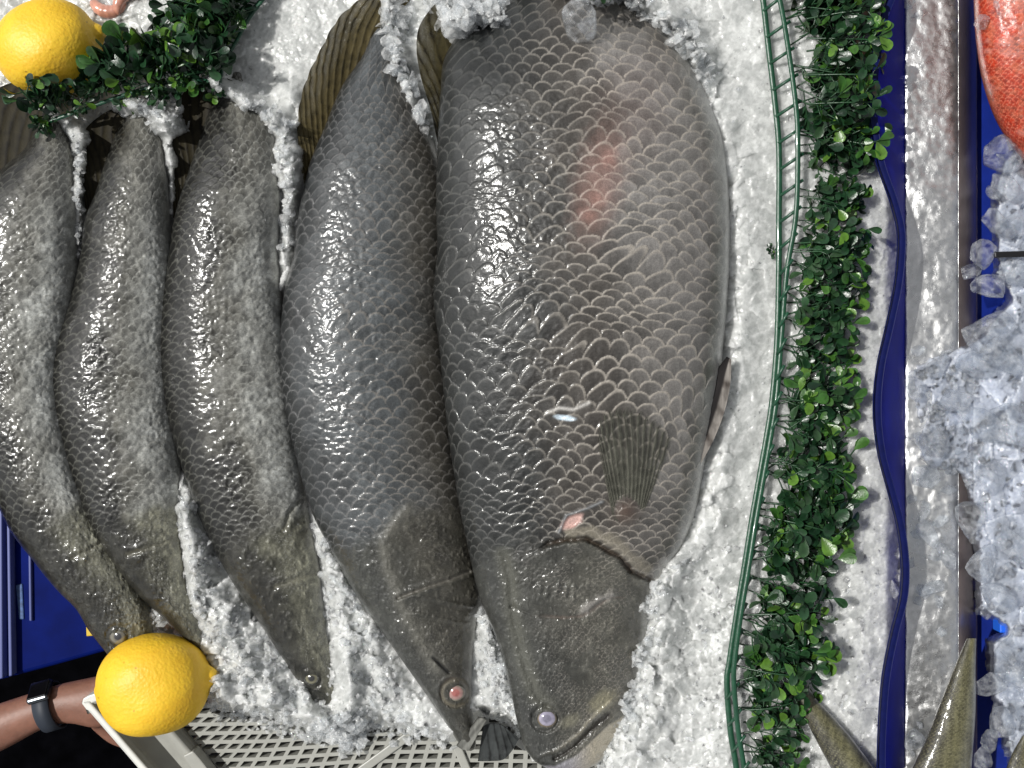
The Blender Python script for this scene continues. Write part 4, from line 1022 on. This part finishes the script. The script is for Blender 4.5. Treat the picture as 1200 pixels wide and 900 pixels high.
for x, y, r in [(1075, 410, 12), (1108, 415, 10), (1085, 430, 10), (1068, 585, 10), (1080, 600, 13), (1100, 612, 10), (1075, 625, 12), (1095, 650, 13), (1085, 690, 14), (1100, 705, 10), (1075, 705, 8), (1104, 740, 8), (1068, 660, 10), (1070, 870, 9), (1078, 850, 7), (1068, 885, 9), (1085, 560, 14), (1112, 575, 12), (1065, 5, 8), (1072, 18, 6), (1150, 25, 12), (1165, 12, 14), (1180, 22, 10)]:
    pl.append((x, y, -32+r*.3 if x < 1130 else 40, r))
me = ice_mesh('clear_ice_pile', 1055, 1330, -60, 990, 1.6, ice_r, -120, pl)
ir = link('clear_ice_pile', me, [M_ICE_R, M_CHUNK]); tag(ir, 'bluish clear ice heaped in the right tray and spilling over the metal bar', 'ice', kind='stuff')
chunks = [(1172, 178, -12, 26, 'clear ice cube just below the red fish'), (1184, 222, -4, 22, 'clear ice lump second below the red fish'), (1164, 226, -18, 10, 'small clear ice bead left of the lump below the red fish'),
    (1150, 300, 0, 18, 'clear ice lump left of the black stick'), (1138, 318, -8, 11, 'small clear ice bead on the edge of the metal bar, left of the black stick'), (1162, 335, -4, 18, 'wedge of clear ice just under the black stick'), (1158, 392, 6, 30, 'round cloudy ice lump where the clear ice starts to cover the metal bar'),
    (1180, 775, -14, 30, 'large clear ice block under the bright blue plastic piece'), (1160, 800, 0, 17, 'tall narrow clear ice piece left of the large clear block'), (1172, 850, -10, 20, 'clear ice drop between the ribbed olive fish and the dark olive fish'),
    (1150, 888, 0, 14, 'clear ice ring shaped lump at the bottom beside the ribbed olive fish'), (1196, 830, -16, 20, 'clear ice lump at the right edge above the dark olive fish'), (1135, 610, 0, 20, 'cloudy oval ice lump against the shoulder of the metal bar'), (1100, 520, -4, 24, 'broad flat ice lump frozen onto the middle of the metal bar')]
spots = [(1170, 262, -6, 17), (1192, 320, 0, 20), (1190, 262, -6, 18), (1148, 430, 6, 22), (1180, 420, 8, 26), (1095, 432, -12, 17), (1075, 455, -10, 15), (1120, 470, 0, 20), (1085, 560, -12, 18), (1150, 500, 8, 24), (1185, 500, 8, 28), (1160, 560, 8, 22), (1110, 650, -14, 15), (1150, 660, 2, 22), (1185, 640, 2, 26), (1084, 625, -18, 15), (1168, 700, 0, 20), (1090, 690, -20, 13), (1190, 790, -10, 20), (1160, 870, -8, 14), (1072, 868, -18, 12)]
spot_labels = ['clear ice lump just above the black stick, nearest the blue gap', 'clear ice lump under the right end of the black stick', 'clear ice lump at the right edge just above the black stick',
 'clear ice lump on the shoulder of the bar below the round cloudy lump', 'broad ice lump right of the round cloudy lump', 'topmost clear ice lump lying on the metal bar', 'small clear ice lump against the blue divider at the top of the ice spill',
 'clear ice lump near the right side of the metal bar, above the flat frozen lump', 'clear ice lump on the metal bar just below the flat frozen lump', 'clear ice lump in the middle of the pile, nearest the metal bar', 'largest clear ice lump in the middle of the pile at the right edge',
 'ice lump in the pile level with the lower end of the ice spill', 'small ice lump on the right side of the metal bar below the cloudy oval lump', 'ice lump in the pile right of the metal bar, above the bright blue piece', 'large ice lump at the right edge above the bright blue piece',
 'small ice lump at the left of the metal bar below the ice spill', 'ice lump touching the top left of the bright blue plastic piece', 'lowest small ice lump on the scratched middle of the metal bar', 'ice lump at the right edge directly below the bright blue piece',
 'small ice lump left of the ice drop near the bottom', 'ice lump at the foot of the metal bar beside the ribbed olive fish']
chunks += [(x, y, z, r, lb) for (x, y, z, r), lb in zip(spots, spot_labels)]
for i, (x, y, z, r, lb) in enumerate(chunks):
    lump(x, y, z, r, lb, M_CHUNK, .7, 'clear ice chunks in and around the right tray', 60+i, 1.0+.25*math.sin(i*2.1))

# ------------------------------------------------------------------ white tray
M_TRAY = simple('tray_grey_plastic', (.33, .33, .30), .38, noise_amt=.08, nscale=60, bump_s=.1)
M_TRIM = simple('tray_rim_plastic', (.66, .66, .62), .35, noise_amt=.06, nscale=60, bump_s=.08)
wt = empty('perforated_tray', PV(400, 880, -90), 'pale grey perforated plastic tray under the ice at the bottom left', 'tray')
zt = -36
def strip(name, a, b, prof, mat, n=40, dirx=(1, 0)):
    """sweep a cross profile (offset toward the tray inside, height) along a to b"""
    p = np.array(prof, float); m = len(p)
    t = np.linspace(0, 1, n)[:, None]
    X = a[0]+(b[0]-a[0])*t + p[None, :, 0]*dirx[0]; Y = a[1]+(b[1]-a[1])*t + p[None, :, 0]*dirx[1]; Z = p[None, :, 1]+0*t
    return link(name, slab(name, X, Y, Z, 3), mat, wt)
nrm = (.95, -.12)
strip('rim', (97, 822), (238, 985), [(-1, zt-22), (0, zt-6), (1, zt), (5, zt+1.5), (10, zt), (11, zt-4), (13, zt-14), (16, zt-30), (22, zt-34), (44, zt-34), (50, zt-33), (56, zt-28), (60, zt-24), (66, zt-22), (72, zt-23), (75, zt-28), (78, zt-40), (86, zt-44)], M_TRAY, 60, nrm)
strip('end_rim', (97, 822), (330, 722), [(-1, zt-20), (0, zt-2), (2, zt), (6, zt+1), (9, zt-1), (10, zt-8), (11, zt-30), (16, zt-36)], M_TRAY, 40, (.35, .94))
bm = bmesh.new(); prism(bm, [(214, 886), (226, 880), (234, 889), (262, 925), (240, 925)], zt-42, zt-20); o = link('ledge_step', bm_mesh('ledge_step', bm), M_TRAY, wt); bevel(o, .0012)
bm = bmesh.new(); prism(bm, [(150, 868), (162, 876), (158, 881), (153, 874)], zt-35, zt-32); link('drain_slot', bm_mesh('drain_slot', bm), simple('slot_dark', (.02, .02, .018), .7), wt)
bm = bmesh.new(); prism(bm, [(95.5, 825), (97, 819), (103, 815.5), (116, 811), (150, 798), (153, 806), (118, 820), (108, 824), (106, 829), (110, 836), (101, 832)], zt-24, zt+2.2); o = link('rim_corner', bm_mesh('rim_corner', bm), M_TRIM, wt); bevel(o, .0012, 3)
strip('rim_lip', (97, 823), (238, 986), [(-1.5, zt-16), (-.8, zt-2), (1, zt+2.6), (5, zt+3.4), (8.5, zt+2.6), (10, zt-1)], M_TRIM, 60, nrm)
# perforated floor with real holes
def lat(i, j):
    """lattice point -> photo position (rows lean the way the tray recedes)"""
    y = 902 - j*10.6 - i*.0
    x0 = 210 + i*16.9
    lean = np.interp(x0, [180, 240, 300, 450, 600], [1.05, .92, .52, .36, .06])
    rise = np.interp(x0, [180, 300, 420, 540, 640], [0, -2, -12, -14, -12])
    return x0 + (902-y)*lean - 0, y + rise*.8
bm = bmesh.new(); vc = {}
zf = zt-46
def vert(x, y, z):
    k = (round(x, 2), round(y, 2), round(z, 2))
    if k not in vc:
        vc[k] = bm.verts.new(PV(x, y, z))
    return vc[k]
for i in range(-3, 32):
    for j in range(-7, 9):
        c = [lat(i, j), lat(i+1, j), lat(i+1, j+1), lat(i, j+1)]
        cx = sum(p[0] for p in c)/4; cy = sum(p[1] for p in c)/4
        k = .36
        inn = []
        for (x, y) in c:
            inn.append((cx+(x-cx)*(1-k*.82), cy+(y-cy)*(1-k*1.15)))
        O = [vert(x, y, zf) for x, y in c]; I = [vert(x, y, zf) for x, y in inn]
        topI = [PV(x, y, zf) for x, y in inn]
        B = [bm.verts.new(p+Vector((0, 1.2*S, -11*S))) for p in topI]
        for a in range(4):
            b2 = (a+1) % 4
            bm.faces.new((O[a], O[b2], I[b2], I[a])); bm.faces.new((I[a], I[b2], B[b2], B[a]))
bmesh.ops.recalc_face_normals(bm, faces=bm.faces)
link('perforated_floor', bm_mesh('perforated_floor', bm), M_TRAY, wt)
for a, b2 in (((488, 856), (400, 920)), ((530, 862), (556, 925)), ((596, 862), (640, 892))):
    d = Vector((b2[0]-a[0], b2[1]-a[1])).normalized()*5.0; n_ = (-d.y, d.x)
    bm = bmesh.new(); prism(bm, [(a[0]+n_[0], a[1]+n_[1]), (a[0]-n_[0], a[1]-n_[1]), (b2[0]-n_[0], b2[1]-n_[1]), (b2[0]+n_[0], b2[1]+n_[1])], zf-12, zf+5)
    o = link('rib', bm_mesh('rib', bm), M_TRAY, wt); bevel(o, .001)

# ------------------------------------------------------------------ what lies below: floor, crates, person
bm = bmesh.new(); box(bm, Vector((0, 0, -1100*S)), (6, 6, 20*S)); o = link('ground', bm_mesh('ground', bm), simple('shaded_floor', (.0015, .0015, .002), 1.0, spec=.0, noise_amt=.5, nscale=30)); tag(o, kind='structure')  # near-black base colour stands in for the shade under the stall
M_CR = simple('crate_blue', (.001, .007, .10), .6, spec=.05, noise_amt=.25, nscale=25)
def crate(poly, z, label, rails, marks):
    xs_ = [p[0] for p in poly]; ys3 = [p[1] for p in poly]
    r = empty('blue_crate', PV(sum(xs_)/len(xs_), sum(ys3)/len(ys3), z), label, 'crate')
    bm = bmesh.new(); prism(bm, poly, z-160, z); o = link('shell', bm_mesh('shell', bm), M_CR, r); bevel(o, .004, 3)
    for pl_, nm, mt, zz_ in rails:
        bm = bmesh.new(); prism(bm, pl_, z-2, z+zz_); o = link(nm, bm_mesh(nm, bm), mt, r); bevel(o, .001)
    return r
M_RIB = simple('crate_rib_grey', (.10, .12, .30), .4); M_YEL = simple('yellow_sticker', (.62, .42, .02), .5); M_SM = simple('worn_blue_print', (.05, .10, .24), .6, noise_amt=.5, nscale=300)
crate([(-160, 560), (150, 560), (150, 756), (60, 781), (0, 797), (-160, 830)], -250, 'blue plastic crate with grey ribs and a yellow sticker, below the leftmost barramundi',
      [([(-2, 560), (2, 560), (3, 795), (-1, 796)], 'rib', M_RIB, 14), ([(7, 560), (10.5, 560), (14, 792), (10, 793)], 'rib', M_RIB, 14),
       ([(33, 650), (36, 650), (37, 728), (34, 728)], 'rib', M_RIB, 5), ([(100, 718), (122, 722), (122, 744), (101, 746)], 'sticker', M_YEL, 3),
       ([(18, 686), (26, 684), (28, 726), (22, 726)], 'worn_print', M_SM, 2)], None)
crate([(-160, 30), (60, 30), (60, 160), (-160, 160)], -210, 'blue plastic crate in shadow behind the lemon in the top left corner', [([(-30, 60), (-24, 60), (-24, 160), (-30, 160)], 'rib', M_RIB, 10)], None)
# pink prawns peeking between the lemon and the garland at the top
def prawn(x, y, z, ang, label):
    n = 26; bm = bmesh.new(); rings = []
    for i in range(n):
        t = i/(n-1); a = -1.1+2.4*t; c = Vector((math.cos(a)*20, math.sin(a)*20, 0)); rr = 7.5*math.sin(math.pi*min(1, .12+t*.86))**.6*(1+.10*abs(math.sin(t*22)))
        rad = Vector((math.cos(a), math.sin(a), 0)); rings.append([bm.verts.new((c+rad*math.cos(k*math.pi/6)*rr+Vector((0, 0, math.sin(k*math.pi/6)*rr*.9)))*S) for k in range(12)])
    for a_, b2 in zip(rings[:-1], rings[1:]):
        for k in range(12): bm.faces.new((a_[k], b2[k], b2[(k+1) % 12], a_[(k+1) % 12]))
    bm.faces.new(rings[0]); bm.faces.new(rings[-1][::-1])
    o = link('prawn', bm_mesh('prawn', bm, True), simple('prawn_shell', (.55, .26, .19), .25, noise_amt=.35, nscale=90, coat=.8)); o.location = PV(x, y, z); o.rotation_euler[2] = ang
    tag(o, label, 'prawn')
prawn(158, 10, 8, 2.2, 'pink orange prawn at the top edge above the garland leaves, right one of two')
prawn(128, -6, 4, 4.6, 'pink prawn cut by the top edge just right of the upper lemon')

# arm with wristwatch
def skin_mesh(name, chain, mat, parent):
    """chain: list of (verts[(x,y,z,r)...], parent index of first or None)"""
    bm = bmesh.new(); vs = []; rad = []
    for pts, root_i in chain:
        prev = vs[root_i] if root_i is not None else None
        for (x, y, z, r) in pts:
            v = bm.verts.new(PV(x, y, z)); vs.append(v); rad.append(r*S)
            if prev is not None: bm.edges.new((prev, v))
            prev = v
    bm.verts.index_update(); me = bpy.data.meshes.new(name); bm.to_mesh(me); bm.free()
    o = link(name, me, mat, parent)
    m = o.modifiers.new('skin', 'SKIN'); sv = me.skin_vertices[0].data if me.skin_vertices else None
    if sv is None:
        pass
    for i, r in enumerate(rad):
        me.skin_vertices[0].data[i].radius = (r, r)
    me.skin_vertices[0].data[0].use_root = True
    s_ = o.modifiers.new('sub', 'SUBSURF'); s_.levels = 2; s_.render_levels = 2
    return o
def skin_mat():
    m, nt, b = new_mat('skin')
    n = noise(nt, 60, 5, .6); r = ramp(nt, n.outputs['Fac'], [(.3, (.17, .075, .048)), (.7, (.26, .12, .08))]); nt.links.new(r.outputs['Color'], b.inputs['Base Color'])
    b.inputs['Roughness'].default_value = .5; b.inputs['Subsurface Weight'].default_value = .1; b.inputs['Subsurface Radius'].default_value = (1, .3, .15); b.inputs['Subsurface Scale'].default_value = .004
    n2 = noise(nt, 300, 3); bp = bump(nt, n2.outputs['Fac'], .25, .001); nt.links.new(bp.outputs[0], b.inputs['Normal']); return m
person = empty('person', PV(-60, 880, -190), 'person reaching in at the lower left, only a bare forearm and hand in view', 'person')
za = -180
chain = [([(-220, 960, za-30, 50), (-120, 905, za-20, 44), (-50, 870, za-10, 38), (0, 852, za, 33), (35, 836, za, 28), (60, 827, za, 26.5), (78, 823, za, 29), (100, 820, za, 33), (122, 818, za, 33), (142, 817, za-2, 29)], None)]
for k, (dy, ln) in enumerate(((-24, 46), (-9, 54), (7, 50), (22, 40))):
    yb = 816+dy; chain.append(([(158, yb, za-4, 9.5), (158+ln*.4, yb+2, za-12, 9), (158+ln*.75, yb+4, za-26, 8), (158+ln*.9, yb+5, za-42, 7)], 9))
chain.append(([(112, 846, za-12, 11), (132, 864, za-20, 10), (150, 872, za-28, 8.5)], 7))
bpy.context.view_layer.update()
def ensure_skin(name, chain, mat, parent):
    bm = bmesh.new(); lay = bm.verts.layers.skin.verify(); vs = []
    for pts, ri in chain:
        prev = vs[ri] if ri is not None else None
        for (x, y, z, r) in pts:
            v = bm.verts.new(PV(x, y, z)-parent.location); v[lay].radius = (r*S, r*S*.86); vs.append(v)
            if prev is not None: bm.edges.new((prev, v))
            prev = v
    vs[0][lay].use_root = True
    me = bpy.data.meshes.new(name); bm.to_mesh(me); bm.free()
    o = bpy.data.objects.new(name, me); COL.objects.link(o); me.materials.append(mat); o.parent = parent
    m = o.modifiers.new('skin', 'SKIN'); m.use_smooth_shade = True
    s_ = o.modifiers.new('sub', 'SUBSURF'); s_.levels = 2; s_.render_levels = 2; return o
ensure_skin('arm', chain, skin_mat(), person)
watch = empty('wristwatch', PV(58, 826, za), 'dark smart wristwatch with a black strap on the bare wrist at lower left', 'watch')
ax = (PV(100, 818, za)-PV(30, 838, za)).normalized(); sd_ = ax.cross(Vector((0, 0, 1))).normalized()
cen = PV(60, 828, za)
bm = bmesh.new(); nseg = 44; rings = []
for k in range(nseg):
    an = k*2*math.pi/nseg
    r1_, r2_ = 29.0*S, 27*S
    p = sd_*math.cos(an)*r1_ + Vector((0, 0, 1))*math.sin(an)*r2_
    n_ = p.normalized(); w = 11*S
    rings.append([bm.verts.new(cen+p+ax*w-watch.location), bm.verts.new(cen+p-ax*w-watch.location), bm.verts.new(cen+p+n_*3*S-ax*w-watch.location), bm.verts.new(cen+p+n_*3*S+ax*w-watch.location)])
for k in range(nseg):
    a_, b2 = rings[k], rings[(k+1) % nseg]
    for e in range(4): bm.faces.new((a_[e], a_[(e+1) % 4], b2[(e+1) % 4], b2[e]))
bmesh.ops.recalc_face_normals(bm, faces=bm.faces)
o = bpy.data.objects.new('strap', bm_mesh('strap', bm, True)); COL.objects.link(o); o.data.materials.append(simple('strap_rubber', (.018, .024, .036), .6)); o.parent = watch
up = (Vector((0, 0, 1))*.55 - sd_*.83).normalized() if sd_.y < 0 else (Vector((0, 0, 1))*.55 + sd_*.83).normalized()
rotm = Matrix((ax, up.cross(ax).normalized(), up)).transposed()
for nm, w, h, t, off, mt in (('watch_case', 30, 32, 9, 31, simple('case_metal', (.10, .11, .12), .25, .9)), ('watch_glass', 26, 28, 2, 36.2, simple('black_glass', (.004, .004, .005), .05, coat=1))):
    bm = bmesh.new(); box(bm, Vector((0, 0, 0)), (w*S, h*S, t*S)); o = bpy.data.objects.new(nm, bm_mesh(nm, bm)); COL.objects.link(o); o.data.materials.append(mt); o.parent = watch
    o.matrix_local = Matrix.Translation(cen+up*off*S-watch.location) @ rotm.to_4x4(); bevel(o, .0025, 3)

# ------------------------------------------------------------------ camera, light
cam = bpy.data.cameras.new('camera'); co = bpy.data.objects.new('camera', cam); COL.objects.link(co)
co.location = (0, 0, D*S); cam.sensor_width = 36; cam.lens = 36*D/1200.0; cam.clip_end = 50; cam.clip_start = .01
scene.camera = co
elev = math.radians(56); az = Vector((-.97, .24)).normalized()
sun = bpy.data.lights.new('sun', 'SUN'); sun.energy = 3.9; sun.angle = math.radians(.6); sun.color = (1, .98, .94)
so = bpy.data.objects.new('sun', sun); COL.objects.link(so)
dirv = Vector((az.x*math.cos(elev), az.y*math.cos(elev), math.sin(elev)))
so.rotation_euler = dirv.to_track_quat('Z', 'Y').to_euler()
w = bpy.data.worlds.new('World'); scene.world = w; w.use_nodes = True; nt = w.node_tree
sky = nt.nodes.new('ShaderNodeTexSky'); sky.sky_type = 'NISHITA'; sky.sun_disc = False; sky.sun_elevation = elev; sky.sun_rotation = math.atan2(az.x, az.y)
hs = nt.nodes.new('ShaderNodeHueSaturation'); hs.inputs['Saturation'].default_value = .12; nt.links.new(sky.outputs[0], hs.inputs['Color']); nt.links.new(hs.outputs[0], nt.nodes['Background'].inputs[0]); nt.nodes['Background'].inputs[1].default_value = .1
scene.view_settings.view_transform = 'Standard'; scene.view_settings.look = 'None'; scene.view_settings.exposure = 0.0; scene.view_settings.gamma = 1
cy = scene.cycles; cy.max_bounces = 16; cy.transmission_bounces = 10; cy.transparent_max_bounces = 40; cy.diffuse_bounces = 3; cy.glossy_bounces = 4
cy.use_denoising = True; cy.sample_clamp_indirect = 6; cy.caustics_reflective = False; cy.caustics_refractive = False
